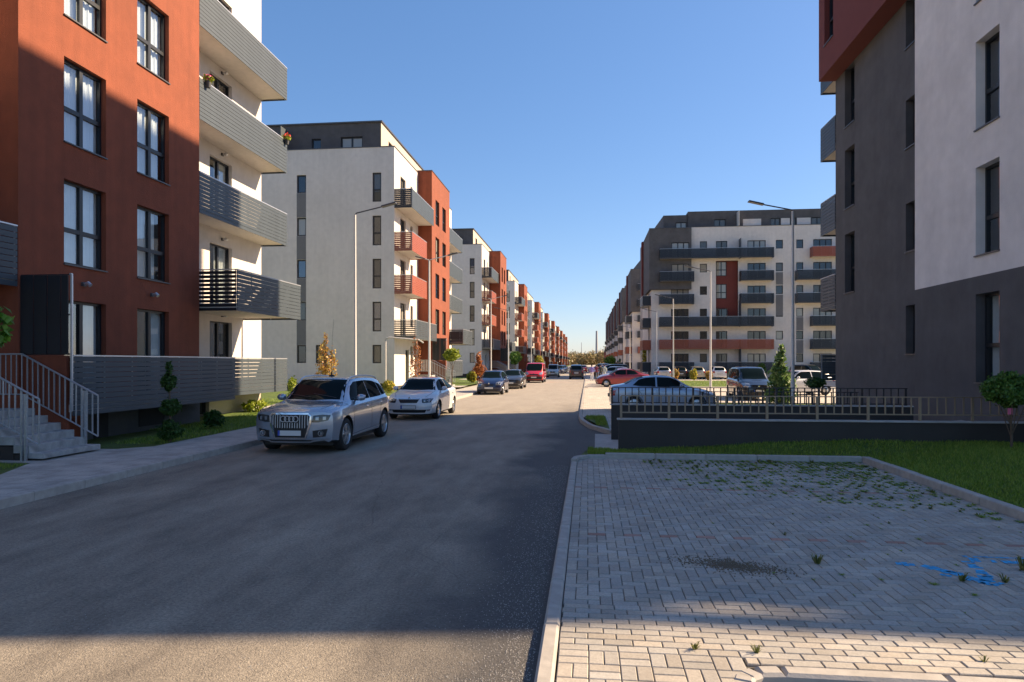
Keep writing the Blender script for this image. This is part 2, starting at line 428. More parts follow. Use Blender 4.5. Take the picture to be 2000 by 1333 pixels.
def quad_line(bvh, plane, pts, wd, off=.004, sgn=1, mb=None, matn='black_trim'):
    mb = mb or MB(); hs = []
    out = []
    for i in range(len(pts) - 1):
        a = np.array(pts[i], float); b = np.array(pts[i+1], float); k = max(2, int(np.hypot(*(b-a)) / .08))
        for j in range(k): out.append(a + (b-a)*j/k)
    out.append(np.array(pts[-1], float)); pv = None; seq = []
    for i, p in enumerate(out):
        d = out[min(i+1, len(out)-1)] - out[max(i-1, 0)]; d = d / (np.hypot(*d) + 1e-9); nrm = np.array([-d[1], d[0]]) * wd / 2
        pr = []
        for sg in (1, -1):
            q = p + nrm * sg
            if plane == 'f': o = Vector((4*sgn, q[0], q[1])); dd = Vector((-sgn, 0, 0))
            elif plane == 's': o = Vector((q[0], 4*sgn, q[1])); dd = Vector((0, -sgn, 0))
            else: o = Vector((q[0], q[1], 6)); dd = Vector((0, 0, -1))
            h, nn, _, _ = bvh.ray_cast(o, dd)
            if h is None: pr = None; break
            if nn.dot(dd) > 0: nn = -nn
            pr.append(h + nn*off)
        if pr: seq.append(pr)
    vs = [v for pr in seq for v in pr]
    mb.mesh_(vs, [(2*i, 2*i+1, 2*i+3, 2*i+2) for i in range(len(seq)-1)], matn)
    return mb

CARS = {}
def make_car(key, sp, paint, loc, rz, label, cat='car', group=None, detail=2):
    root = empty(sp.get('name', 'parked_car'), loc, rz, label, cat, group)
    me, bvh = car_body(sp); me = cut_arches(me, sp)
    me.materials.clear(); me.materials.append(M[paint]); me.materials.append(M['black_trim'])
    W = sp['W']/2
    idx = []
    for p in me.polygons:
        c = p.center; k = 0
        if abs(c.y) < W*.995 and sp['axles']:
            for ax in sp['axles']:
                rr = math.hypot(c.x-ax, c.z-sp['wr']-.012)
                if rr < sp['wr']+.062 and (abs(c.y) < W*.93 or rr < sp['wr']+.05) and abs(p.normal.y) < .995 and c.z < sp['wr']*2+.12 and rr > 0 and (rr > sp['wr']+.045 or abs(c.y) < W-.25): k = 1
        if c.z < sp['bottom'][1][1] + .03 and abs(c.y) < W*.97: k = 1
        if sp.get('sill') and c.z < sp['sill']: k = 1
        idx.append(k)
    me.polygons.foreach_set('material_index', idx)
    me.polygons.foreach_set('use_smooth', [True]*len(me.polygons)); me.set_sharp_from_angle(angle=R(38))
    inst('body', me, root)
    for (nm, plane, top, bot, sgn, mt, mir, off) in sp['panels']:
        for mm in ((1, -1) if mir else (1,)):
            t = top; b = bot; sg = sgn
            if mm == -1:
                if plane == 's': sg = -sgn
                else: t = [(p[0], -p[1]) if plane == 't' else (-p[0], p[1]) for p in top]; b = [(p[0], -p[1]) if plane == 't' else (-p[0], p[1]) for p in bot]
            ob = project(bvh, plane, t, b, off, matn=mt, sgn=sg, m=8 if nm in ('windscreen', 'rear_window') else 6).build(nm, root, smooth=60)
            if nm == 'headlight' and detail >= 2:
                ys = [p[0] for p in t] + [p[0] for p in b]; zs = [p[1] for p in t] + [p[1] for p in b]
                cy, cz = sum(ys)/len(ys), sum(zs)/len(zs); r_ = (max(zs)-min(zs))*.27
                for dy in (-.07, .07):
                    cc = cy + dy*(1 if cy > 0 else -1)
                    project(bvh, 'f', [(cc-r_*.7, cz+r_*.8), (cc+r_*.7, cz+r_*.8)], [(cc-r_*.7, cz-r_*.8), (cc+r_*.7, cz-r_*.8)], off+.004, matn='lamp_glass' if mt == 'lamp_dark' else 'lamp_dark', sgn=1, n=5, m=4).build('lamp_reflector', ob)
    if detail >= 1:
        for pts in sp.get('seams', []):
            for sg in (1, -1): quad_line(bvh, 's', pts, .011, sgn=sg).build('seam', root)
        for pts in sp.get('hood_seams', []):
            for sg in (1, -1): quad_line(bvh, 't', [(p[0], p[1]*sg) for p in pts], .010).build('seam', root)
        for (x, z) in sp.get('handles', []):
            for sg in (1, -1):
                h, nn, _, _ = bvh.ray_cast(Vector((x, 4*sg, z)), Vector((0, -sg, 0)))
                b = MB(); b.box(-.09, -.012, -.014, .09, .022, .014, paint, .006); b.build('handle', root, (h.x, h.y + .008*sg, h.z))
    # mirrors
    mx, mz, mw = sp['mirror']
    for sg in (1, -1):
        h, nn, _, _ = bvh.ray_cast(Vector((mx, 4*sg, mz)), Vector((0, -sg, 0)))
        y = h.y if h else W*sg
        b = MB(); n1 = 10; n2 = 7; vs = []
        for j in range(n2):
            ph = pi*(j/(n2-1))
            for i in range(n1):
                th_ = 2*pi*i/n1
                sx = .085*sin(ph)*cos(th_); sy = mw/2*cos(ph); sz = .085*sin(ph)*sin(th_)
                sx = max(sx, -.045)
                vs.append((sx, sy*sg, sz))
        b.mesh_(vs, [(j*n1+i, j*n1+(i+1) % n1, (j+1)*n1+(i+1) % n1, (j+1)*n1+i) for j in range(n2-1) for i in range(n1)], sp.get('mirror_mat') or paint)
        b.box(-.03, -.1*sg - mw/2*sg*.5, -.075, .02, 0, -.045, 'black_trim')
        b.box(-.052, -mw*.4*sg, -.06, -.046, mw*.4*sg, .06, 'chrome')
        b.build('wing_mirror', root, (mx, y + sg*(mw/2+.03), mz+.06), smooth=50)
    ty, rm = wheel_mesh(sp['wr'], sp.get('wheel', 'five'), sp.get('ww', .22))
    for ax in sp['axles']:
        for sg in (1, -1):
            wh = inst('wheel', ty, root, (ax, sg*(W-.13), sp['wr']), 0 if sg > 0 else pi)
            inst('rim', rm, wh)
    un = MB(); un.box(-sp['L']/2+.45, -W+.16, .16, sp['L']/2-.45, W-.16, .34, 'black_trim'); un.build('underbody', root)
    if 'plate' in sp:
        for (sgn, z, hasblue) in sp['plate']:
            h, nn, _, _ = bvh.ray_cast(Vector((4*sgn, 0, z)), Vector((-sgn, 0, 0)))
            b = MB(); b.box(-.012, -.27, -.065, .012, .27, .065, 'black_trim'); b.box(.0, -.26, -.055, .016, .26, .055, 'plate_white')
            if hasblue: b.box(.004, -.26, -.055, .018, -.215, .055, 'plate_blue')
            o = b.build('number_plate', root, (h.x + .02*sgn, 0, z), 0 if sgn > 0 else pi)
    if sp.get('extra'): sp['extra'](root, bvh, sp, paint)
    return root

def repaint(o, a, b):
    for c in [o] + list(o.children_recursive):
        if c.type == 'MESH':
            for s_ in c.material_slots:
                if s_.material and s_.material.name == a:
                    s_.link = 'OBJECT'; s_.material = M[b]
                elif s_.material:
                    mm = s_.material; s_.link = 'OBJECT'; s_.material = mm

def strip(bvh, root, name, matn, pts, wd, sgn=1, plane='f', off=.02):
    quad_line(bvh, plane, pts, wd, off, sgn, None, matn).build(name, root)

def suv_extra(root, bvh, sp, paint):
    # chrome framed single-frame grille with vertical bars and four rings
    fr = MB()
    out = [(-.40, .88), (.40, .88), (.455, .83), (.445, .68), (.34, .36), (-.34, .36), (-.445, .68), (-.455, .83), (-.40, .88)]
    quad_line(bvh, 'f', out, .032, .03, 1, fr, 'chrome'); fr.build('grille_frame', root)
    for k in range(15):
        y = -.39 + k*.78/14
        z1 = .855 if abs(y) > .21 else .69; z0 = .58
        if abs(y) > .36: z0 = .64
        h, _, _, _ = bvh.ray_cast(Vector((4, y, .75)), Vector((-1, 0, 0)))
        h2, _, _, _ = bvh.ray_cast(Vector((4, y, .58)), Vector((-1, 0, 0)))
        b = MB(); b.mesh_([(h.x+.02, y-.0055, z1), (h.x+.02, y+.0055, z1), (h2.x+.025, y+.0055, z0), (h2.x+.025, y-.0055, z0),
                           (h.x-.02, y-.0055, z1), (h.x-.02, y+.0055, z1), (h2.x-.02, y+.0055, z0), (h2.x-.02, y-.0055, z0)],
                          [(0, 1, 2, 3), (0, 3, 7, 4), (1, 5, 6, 2)], 'trim_light'); b.build('grille_bar', root)
    for k in range(4):
        y = -.138 + k*.092; h, _, _, _ = bvh.ray_cast(Vector((4, y, .775)), Vector((-1, 0, 0)))
        vs = []; n1, n2 = 22, 6
        for i in range(n1):
            for j in range(n2):
                a = 2*pi*i/n1; c_ = 2*pi*j/n2; rr = .062 + .0085*cos(c_)
                vs.append((h.x+.045 + .0085*sin(c_), y + rr*cos(a), .775 + rr*sin(a)))
        b = MB(); b.mesh_(vs, [(i*n2+j, ((i+1) % n1)*n2+j, ((i+1) % n1)*n2+(j+1) % n2, i*n2+(j+1) % n2) for i in range(n1) for j in range(n2)], 'trim_light')
        b.build('emblem_ring', root, smooth=True)
    strip(bvh, root, 'bumper_trim', 'lamp_glass', [(-.80, .335), (-.5, .30), (-.44, .275), (.44, .275), (.5, .30), (.80, .335)], .035, off=.012)
    for sg in (1, -1):
        h, _, _, _ = bvh.ray_cast(Vector((4, sg*.66, .46)), Vector((-1, 0, 0)))
        b = MB(); b.lathe([(.035, -.01), (.052, .02), (.06, .02), (.062, -.01)], 'chrome', 18, 'y'); b.lathe([(.036, .004), (.001, .004)], 'lamp_glass', 14, 'y')
        o = b.build('fog_lamp', root, (h.x+.012, sg*.66, .46), -pi/2, smooth=40)
        quad_line(bvh, 's', [(-1.0, .36), (.98, .31)], .03, .012, sg, None, 'chrome').build('sill_trim', root)
        rp = []
        for x in np.linspace(-1.75, .55, 14):
            h, _, _, _ = bvh.ray_cast(Vector((x, sg*.60, 6)), Vector((0, 0, -1))); rp.append((h.x, sg*.60, h.z + (.045 if -1.7 < x < .5 else .0)))
        b = MB(); b.tube(rp, .017, 'trim_light', 8); b.build('roof_rail', root, smooth=True)
    # sun visor sticker glints, wipers, whip aerial
    for y0, y1 in ((.55, -.05), (-.08, -.62)):
        quad_line(bvh, 't', [(1.04, y0), (.93, y1)], .018, .018, 1, None, 'black_trim').build('wiper', root)
    h, _, _, _ = bvh.ray_cast(Vector((-.3, .0, 6)), Vector((0, 0, -1)))
    b = MB(); b.lathe([(.075, 0), (.07, .025), (.02, .04), (.018, .11), (.009, .13)], 'black_trim', 12, 'z'); b.tube([(0, 0, .12), (0, 0, .5), (-.04, 0, 1.0), (-.14, 0, 1.45)], [.006, .0045, .0035, .0025], 'black_trim', 5)
    b.build('roof_aerial', root, (h.x, -.1, h.z))
    b = MB(); b.box(-.012, -.11, -.03, .012, .11, .03, 'black_trim', .005); b.build('rear_view_mirror', root, (.42, 0, 1.42))

def sedan_extra(root, bvh, sp, paint):
    if sp.get('grille_strip'):
        strip(bvh, root, 'grille_trim', 'chrome', sp['grille_strip'], .016, off=.016)
    if sp.get('badge'):
        h, nn, _, _ = bvh.ray_cast(Vector((4, 0, sp['badge'])), Vector((-1, 0, 0)))
        b = MB(); b.lathe([(.045, 0), (.045, .012), (.036, .016), (.001, .016)], 'chrome', 16, 'y'); b.build('emblem', root, (h.x+.004, 0, sp['badge']), -pi/2)

def base_spec(**k):
    d = dict(bottom=[(-9, .24), (0, .22), (9, .24)], nose=dict(ay=.34, az=.5, zm=.62), tail=dict(ay=.22, az=.35, zm=.8), wheel='five', detail=2)
    d.update(k); return d

def glass_set(xf0, xf1, xr0, xr1, zb, zt, roofy, basey, pill, zb2=None, rear='t', rsg=-1, clear=False, zfr=None):
    return []

SPEC_SUV = base_spec(L=4.63, W=1.90, wr=.365, ww=.235, axles=(1.40, -1.41), roofw=1.34, sill=.30,
    top=[(-2.315, 1.02), (-2.2, 1.12), (-2.02, 1.40), (-1.75, 1.565), (-1.2, 1.625), (-.4, 1.65), (.15, 1.632), (.42, 1.575), (.80, 1.34), (1.14, 1.125), (1.35, 1.09), (1.8, 1.05), (2.1, 1.005), (2.25, .965), (2.315, .93)],
    belt=[(-2.315, .98), (-1.8, 1.10), (-1, 1.08), (0, 1.045), (.9, 1.02), (1.5, 1.0), (2.1, .945), (2.315, .89)],
    plan=[(-2.315, .89), (-2.0, .965), (-1.4, 1.0), (0, .985), (1.2, 1.0), (1.8, 1.0), (2.15, .965), (2.315, .93)],
    bottom=[(-2.315, .34), (-1.9, .25), (0, .235), (1.9, .22), (2.315, .25)],
    nose=dict(ay=.27, az=.30, zm=.72, al=.25, zl=.36), tail=dict(ay=.25, az=.25, zm=.9),
    mirror=(.62, 1.10, .23),
    panels=[('windscreen', 't', [(.36, .56), (.40, 0), (.36, -.56)], [(1.05, .72), (1.17, 0), (1.05, -.72)], 1, 'car_glass', False, .005),
            ('side_window', 's', [(.52, 1.43), (.30, 1.525), (-.36, 1.545)], [(.84, 1.10), (.2, 1.095), (-.36, 1.105)], 1, 'car_glass', True, .006),
            ('side_window', 's', [(-.42, 1.545), (-1.02, 1.515), (-1.20, 1.47)], [(-.42, 1.105), (-1.1, 1.12), (-1.28, 1.13)], 1, 'car_glass', True, .006),
            ('side_window', 's', [(-1.28, 1.465), (-1.52, 1.42), (-1.66, 1.35)], [(-1.34, 1.135), (-1.6, 1.15), (-1.86, 1.175)], 1, 'car_glass', True, .006),
            ('rear_window', 'f', [(-.52, 1.44), (.52, 1.44)], [(-.62, 1.14), (.62, 1.14)], -1, 'car_glass', False, .006),
            ('headlight', 'f', [(.50, .845), (.68, .865), (.835, .85)], [(.47, .70), (.62, .70), (.79, .735)], 1, 'lamp_dark', True, .007),
            ('grille', 'f', [(-.43, .86), (.43, .86)], [(-.34, .375), (.34, .375)], 1, 'black_trim', False, .008),
            ('air_intake', 'f', [(.49, .52), (.78, .555)], [(.50, .37), (.74, .39)], 1, 'black_trim', True, .009),
            ('tail_lamp', 'f', [(-.86, .98), (-.45, 1.0)], [(-.86, .84), (-.45, .86)], -1, 'lamp_red', True, .008)],
    seams=[[(.88, 1.02), (.95, .8), (.93, .38)], [(-.39, 1.06), (-.36, .8), (-.40, .36)], [(-1.33, 1.08), (-1.06, .85), (-1.0, .62)]],
    hood_seams=[[(1.12, .74), (1.7, .70), (2.08, .60)]], handles=[(.0, .93), (-1.05, .965)],
    plate=[(1, .47, True), (-1, .75, True)], extra=suv_extra)

def sedan_spec(L=4.66, W=1.81, H=1.46, ext=None, **k):
    h = H/1.46; l = L/4.66
    s = lambda p: [(x*l, z*h) for x, z in p]
    d = base_spec(L=L, W=W, wr=.315, ww=.2, axles=(1.42*l, -1.27*l), roofw=1.16*W/1.81, mirror_mat=None,
        top=s([(-2.33, .93), (-2.25, 1.02), (-2.0, 1.07), (-1.7, 1.12), (-1.15, 1.34), (-.75, 1.42), (-.2, 1.46), (.2, 1.44), (.5, 1.365), (1.0, 1.09), (1.22, .995), (1.45, .955), (1.9, .88), (2.15, .80), (2.33, .70)]),
        belt=s([(-2.33, .88), (-1.6, .985), (-.6, .955), (.5, .92), (1.2, .89), (1.9, .80), (2.33, .66)]),
        plan=[(-2.33*l, .86), (-2.0*l, .95), (-1.3*l, 1.0), (0, .985), (1.2*l, 1.0), (1.8*l, .975), (2.15*l, .91), (2.33*l, .86)],
        bottom=[(-2.33*l, .32), (-1.9*l, .2), (0, .19), (1.9*l, .19), (2.33*l, .22)],
        nose=dict(ay=.34, az=.5, zm=.5, al=.3, zl=.35), tail=dict(ay=.22, az=.3, zm=.8), mirror=(.72*l, .99*h, .19),
        panels=[('windscreen', 't', [(.42*l, .50), (.46*l, 0), (.42*l, -.50)], [(1.10*l, .67), (1.22*l, 0), (1.10*l, -.67)], 1, 'car_glass', False, .005),
            ('side_window', 's', s([(.56, 1.27), (.30, 1.36), (-.27, 1.38)]), s([(.93, .985), (.2, .99), (-.27, 1.0)]), 1, 'car_glass', True, .006),
            ('side_window', 's', s([(-.34, 1.38), (-.75, 1.355), (-1.05, 1.28)]), s([(-.34, 1.0), (-1.0, 1.01), (-1.32, 1.055)]), 1, 'car_glass', True, .006),
            ('rear_window', 't', [(-.85*l, .50), (-.88*l, 0), (-.85*l, -.5)], [(-1.62*l, .60), (-1.70*l, 0), (-1.62*l, -.6)], 1, 'car_glass', False, .005),
            ('headlight', 'f', s([(.44, .725), (.62, .745), (.78, .735)]), s([(.47, .60), (.6, .60), (.745, .62)]), 1, 'lamp_dark', True, .007),
            ('grille', 'f', s([(-.36, .715), (.36, .715)]), s([(-.29, .60), (.29, .60)]), 1, 'black_trim', False, .008),
            ('air_intake', 'f', s([(-.62, .37), (.62, .37)]), s([(-.55, .27), (.55, .27)]), 1, 'black_trim', False, .009),
            ('fog_lamp', 'f', s([(.62, .375), (.73, .385)]), s([(.62, .315), (.70, .33)]), 1, 'lamp_glass', True, .012),
            ('tail_lamp', 'f', s([(.50, .86), (.80, .87)]), s([(.52, .71), (.78, .70)]), -1, 'lamp_red', True, .008)],
        seams=[s([(.93, .92), (.97, .7), (.93, .30)]), s([(-.30, .95), (-.28, .7), (-.30, .28)]), s([(-1.20, .97), (-.98, .76), (-.90, .58)])],
        hood_seams=[[(1.15*l, .68), (1.7*l, .64), (2.02*l, .52)]], handles=[(.0, .83*h), (-.92*l, .845*h)],
        plate=[(1, .46, True), (-1, .62, True)], extra=sedan_extra, badge=.76*h, grille_strip=s([(-.38, .728), (.38, .728)]))
    d.update(k); return d

SPEC_SEDAN = sedan_spec()
SPEC_OLD = sedan_spec(L=4.25, W=1.71, H=1.43, wheel='cover', wr=.30)
SPEC_OLD['panels'] = [p if p[0] != 'tail_lamp' else ('tail_lamp', 's', [(-1.86, .83), (-2.06, .82)], [(-1.90, .62), (-2.07, .62)], 1, 'lamp_red', True, .010) for p in SPEC_OLD['panels']]
SPEC_HATCH = base_spec(L=4.0, W=1.70, wr=.30, ww=.19, axles=(1.24, -1.22), roofw=1.14, wheel='cover',
    top=[(-2.0, .95), (-1.93, 1.05), (-1.75, 1.28), (-1.45, 1.41), (-.8, 1.47), (-.1, 1.49), (.2, 1.46), (.5, 1.36), (.95, 1.08), (1.15, 1.0), (1.4, .95), (1.75, .85), (1.92, .76), (2.0, .70)],
    belt=[(-2.0, .92), (-1.4, .98), (0, .94), (1.0, .90), (1.7, .78), (2.0, .66)],
    plan=[(-2.0, .87), (-1.7, .95), (-1.1, 1.0), (0, .985), (1.1, 1.0), (1.6, .96), (1.85, .90), (2.0, .85)],
    bottom=[(-2.0, .3), (-1.7, .2), (0, .19), (1.7, .19), (2.0, .22)], nose=dict(ay=.34, az=.5, zm=.5, al=.3, zl=.35), tail=dict(ay=.2, az=.2, zm=.8),
    mirror=(.68, .99, .18),
    panels=[('windscreen', 't', [(.36, .50), (.40, 0), (.36, -.50)], [(1.0, .63), (1.11, 0), (1.0, -.63)], 1, 'car_glass', False, .005),
            ('side_window', 's', [(.52, 1.28), (.28, 1.38), (-.30, 1.40)], [(.86, .99), (.2, .99), (-.30, 1.0)], 1, 'car_glass', True, .006),
            ('side_window', 's', [(-.37, 1.40), (-.95, 1.38), (-1.25, 1.30)], [(-.37, 1.0), (-1.0, 1.01), (-1.42, 1.05)], 1, 'car_glass', True, .006),
            ('rear_window', 'f', [(-.48, 1.36), (.48, 1.36)], [(-.60, 1.04), (.60, 1.04)], -1, 'car_glass', False, .006),
            ('headlight', 'f', [(.44, .76), (.60, .80), (.74, .79)], [(.40, .60), (.55, .60), (.70, .63)], 1, 'lamp_glass', True, .007),
            ('grille', 'f', [(-.30, .64), (.30, .64)], [(-.26, .56), (.26, .56)], 1, 'black_trim', False, .008),
            ('air_intake', 'f', [(-.55, .35), (.55, .35)], [(-.48, .26), (.48, .26)], 1, 'black_trim', False, .009),
            ('tail_lamp', 'f', [(.56, .98), (.76, .96)], [(.58, .72), (.76, .74)], -1, 'lamp_red', True, .008)],
    seams=[[(.88, .92), (.92, .7), (.88, .30)], [(-.33, .95), (-.31, .7), (-.33, .28)]], handles=[(-.05, .83), (-.8, .84)],
    plate=[(1, .42, False), (-1, .64, False)], extra=sedan_extra, badge=.70)
SPEC_MPV = base_spec(L=4.3, W=1.75, wr=.32, ww=.2, axles=(1.36, -1.30), roofw=1.28, wheel='five',
    top=[(-2.15, 1.0), (-2.1, 1.2), (-2.0, 1.52), (-1.7, 1.66), (-1.0, 1.72), (.0, 1.72), (.35, 1.66), (.75, 1.45), (1.15, 1.13), (1.35, 1.05), (1.7, .97), (1.95, .88), (2.15, .80)],
    belt=[(-2.15, 1.0), (-1.4, 1.06), (0, 1.02), (1.0, .98), (1.8, .87), (2.15, .76)],
    plan=[(-2.15, .9), (-1.9, .96), (-1.1, 1.0), (0, .985), (1.2, 1.0), (1.7, .97), (2.0, .91), (2.15, .86)],
    bottom=[(-2.15, .32), (-1.7, .22), (0, .2), (1.8, .2), (2.15, .24)], nose=dict(ay=.34, az=.45, zm=.55, al=.3, zl=.35), tail=dict(ay=.16, az=.1, zm=.9),
    mirror=(.78, 1.08, .20),
    panels=[('windscreen', 't', [(.40, .56), (.44, 0), (.40, -.56)], [(1.16, .68), (1.28, 0), (1.16, -.68)], 1, 'car_glass', False, .005),
            ('side_window', 's', [(.62, 1.45), (.40, 1.58), (-.25, 1.61)], [(1.0, 1.07), (.2, 1.07), (-.25, 1.08)], 1, 'car_glass', True, .006),
            ('side_window', 's', [(-.32, 1.61), (-1.2, 1.60)], [(-.32, 1.08), (-1.2, 1.10)], 1, 'car_glass', True, .006),
            ('side_window', 's', [(-1.28, 1.60), (-1.8, 1.54)], [(-1.28, 1.10), (-1.9, 1.12)], 1, 'car_glass', True, .006),
            ('rear_window', 'f', [(-.56, 1.56), (.56, 1.56)], [(-.62, 1.14), (.62, 1.14)], -1, 'car_glass', False, .006),
            ('headlight', 'f', [(.42, .86), (.60, .90), (.76, .89)], [(.40, .68), (.55, .68), (.72, .70)], 1, 'lamp_glass', True, .007),
            ('grille', 'f', [(-.34, .80), (.34, .80)], [(-.30, .62), (.30, .62)], 1, 'black_trim', False, .008),
            ('air_intake', 'f', [(-.6, .40), (.6, .40)], [(-.5, .28), (.5, .28)], 1, 'black_trim', False, .009),
            ('tail_lamp', 'f', [(.66, 1.10), (.80, 1.10)], [(.66, .78), (.80, .78)], -1, 'lamp_red', True, .008)],
    seams=[[(1.0, 1.0), (1.04, .7), (1.0, .32)], [(-.28, 1.03), (-.27, .7), (-.28, .3)]], handles=[(.0, .9), (-.9, .92)],
    plate=[(1, .50, True), (-1, .75, True)], extra=sedan_extra, badge=.74)
SPEC_VAN = base_spec(L=4.78, W=1.90, wr=.33, ww=.21, axles=(1.50, -1.55), roofw=1.60, wheel='cover', name='parked_van',
    top=[(-2.39, 1.80), (-2.3, 1.92), (-1.0, 1.97), (.5, 1.96), (.85, 1.88), (1.2, 1.62), (1.62, 1.24), (1.8, 1.14), (2.1, 1.02), (2.3, .90), (2.39, .84)],
    belt=[(-2.39, 1.05), (0, 1.05), (1.0, 1.05), (1.6, 1.0), (2.1, .88), (2.39, .78)],
    plan=[(-2.39, .96), (-2.0, 1.0), (0, 1.0), (1.5, .99), (2.0, .95), (2.39, .88)],
    bottom=[(-2.39, .34), (-1.9, .26), (0, .25), (1.9, .25), (2.39, .28)], nose=dict(ay=.34, az=.3, zm=.6, al=.3, zl=.40), tail=dict(ay=.05, az=0, zm=.9),
    mirror=(1.12, 1.18, .24), mirror_mat='black_trim',
    panels=[('windscreen', 't', [(.86, .72), (.90, 0), (.86, -.72)], [(1.64, .80), (1.74, 0), (1.64, -.80)], 1, 'car_glass', False, .006),
            ('side_window', 's', [(1.0, 1.62), (.80, 1.74), (.12, 1.76)], [(1.45, 1.15), (.8, 1.13), (.12, 1.13)], 1, 'car_glass', True, .006),
            ('rear_window', 'f', [(-.70, 1.72), (.70, 1.72)], [(-.74, 1.2), (.74, 1.2)], -1, 'car_glass', False, .006),
            ('headlight', 'f', [(.55, .98), (.70, 1.04), (.84, 1.03)], [(.50, .78), (.65, .78), (.82, .80)], 1, 'lamp_glass', True, .008),
            ('grille', 'f', [(-.42, .86), (.42, .86)], [(-.40, .74), (.40, .74)], 1, 'black_trim', False, .008),
            ('bumper', 'f', [(-.80, .62), (.80, .62)], [(-.76, .34), (.76, .34)], 1, 'black_trim', False, .012),
            ('tail_lamp', 'f', [(.82, 1.3), (.92, 1.3)], [(.82, .85), (.92, .85)], -1, 'lamp_red', True, .008)],
    seams=[[(1.42, 1.1), (1.3, .7), (1.2, .35)], [(.08, 1.8), (.08, .36)]], handles=[(.25, 1.0)],
    plate=[(1, .54, False), (-1, .7, False)], extra=sedan_extra, badge=.90)
# ------------------------------------------------------------------ ground, road, pavements
def nodemat(name, fn, rough=.85):
    m = bpy.data.materials.new(name); m.use_nodes = True; n = m.node_tree.nodes; l = m.node_tree.links
    b = n['Principled BSDF']; b.inputs['Roughness'].default_value = rough; fn(n, l, b); M[name] = m
def N_noise(n, l, src, scale, detail=5, rough=.55, stretch=None):
    v = src
    if stretch:
        mp = n.new('ShaderNodeMapping'); mp.inputs['Scale'].default_value = stretch; l.new(src, mp.inputs[0]); v = mp.outputs[0]
    t = n.new('ShaderNodeTexNoise'); t.inputs['Scale'].default_value = scale; t.inputs['Detail'].default_value = detail; t.inputs['Roughness'].default_value = rough
    l.new(v, t.inputs['Vector']); return t.outputs['Fac']
def N_map(n, l, src, a, b, c, d):
    m = n.new('ShaderNodeMapRange'); m.inputs[1].default_value = a; m.inputs[2].default_value = b; m.inputs[3].default_value = c; m.inputs[4].default_value = d
    l.new(src, m.inputs[0]); return m.outputs[0]
def N_mix(n, l, fac, a, b, mode='MIX'):
    m = n.new('ShaderNodeMix'); m.data_type = 'RGBA'; m.blend_type = mode
    for k, s_ in ((0, fac), (6, a), (7, b)):
        if isinstance(s_, tuple): m.inputs[k].default_value = (*s_, 1)
        elif isinstance(s_, (int, float)): m.inputs[k].default_value = s_
        else: l.new(s_, m.inputs[k])
    return m.outputs[2]
def N_math(n, l, op, a, b=0):
    m = n.new('ShaderNodeMath'); m.operation = op
    for k, s_ in ((0, a), (1, b)):
        if isinstance(s_, (int, float)): m.inputs[k].default_value = s_
        else: l.new(s_, m.inputs[k])
    return m.outputs[0]
def asphalt(n, l, b):
    tc = n.new('ShaderNodeTexCoord').outputs['Object']; sep = n.new('ShaderNodeSeparateXYZ'); l.new(tc, sep.inputs[0])
    x, y = sep.outputs[0], sep.outputs[1]
    wob = N_map(n, l, N_noise(n, l, tc, .5, 4), .3, .7, -.45, .45)
    xw = N_math(n, l, 'ADD', x, wob)
    newer = N_map(n, l, xw, -1.7, -.9, 0, 1)                       # darker, fresher strip beside the parking bay
    far = N_map(n, l, y, 20, 34, 1, 0)
    newer = N_math(n, l, 'MULTIPLY', newer, far)
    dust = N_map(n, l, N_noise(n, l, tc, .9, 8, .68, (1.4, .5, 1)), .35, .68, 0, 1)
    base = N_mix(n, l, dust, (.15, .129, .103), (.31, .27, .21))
    base = N_mix(n, l, N_map(n, l, y, 10, 34, 0, .75), base, (.33, .295, .25))      # paler and tanner further up the street
    base = N_mix(n, l, N_math(n, l, 'MULTIPLY', newer, .85), base, (.05, .05, .052))
    fine = N_map(n, l, N_noise(n, l, tc, 34, 6, .9), .34, .66, .45, 1.6)
    base = N_mix(n, l, 1.0, base, fine, 'MULTIPLY')
    streak = N_map(n, l, N_noise(n, l, tc, 1.6, 6, .6, (1, .14, 1)), .3, .7, .94, 1.06)
    base = N_mix(n, l, 1.0, base, streak, 'MULTIPLY')
    vr = n.new('ShaderNodeTexVoronoi'); vr.inputs['Scale'].default_value = 48; l.new(tc, vr.inputs['Vector'])
    peb = N_map(n, l, vr.outputs['Distance'], .0, .12, 1.0, 0)
    pm = N_math(n, l, 'MULTIPLY', peb, N_map(n, l, N_noise(n, l, tc, 1.1, 3), .52, .66, 0, .7))
    base = N_mix(n, l, pm, base, (.34, .31, .27))
    # repair seams and hairline cracks
    v2 = n.new('ShaderNodeTexVoronoi'); v2.feature = 'DISTANCE_TO_EDGE'; v2.inputs['Scale'].default_value = .22
    mp = n.new('ShaderNodeMixRGB'); mp.inputs[0].default_value = .12; l.new(tc, mp.inputs[1]); nn_ = n.new('ShaderNodeTexNoise'); nn_.inputs['Scale'].default_value = 2.5; l.new(tc, nn_.inputs['Vector']); l.new(nn_.outputs['Color'], mp.inputs[2]); l.new(mp.outputs[0], v2.inputs['Vector'])
    crack = N_map(n, l, v2.outputs['Distance'], 0, .0022, .28, 0)
    base = N_mix(n, l, crack, base, (.035, .033, .03))
    l.new(base, b.inputs['Base Color'])
    h = N_math(n, l, 'ADD', N_noise(n, l, tc, 70, 2, .8), N_math(n, l, 'MULTIPLY', peb, .6))
    bp = n.new('ShaderNodeBump'); bp.inputs['Strength'].default_value = .8; bp.inputs['Distance'].default_value = .018
    l.new(h, bp.inputs['Height']); l.new(bp.outputs[0], b.inputs['Normal'])
nodemat('asphalt', asphalt, .8)
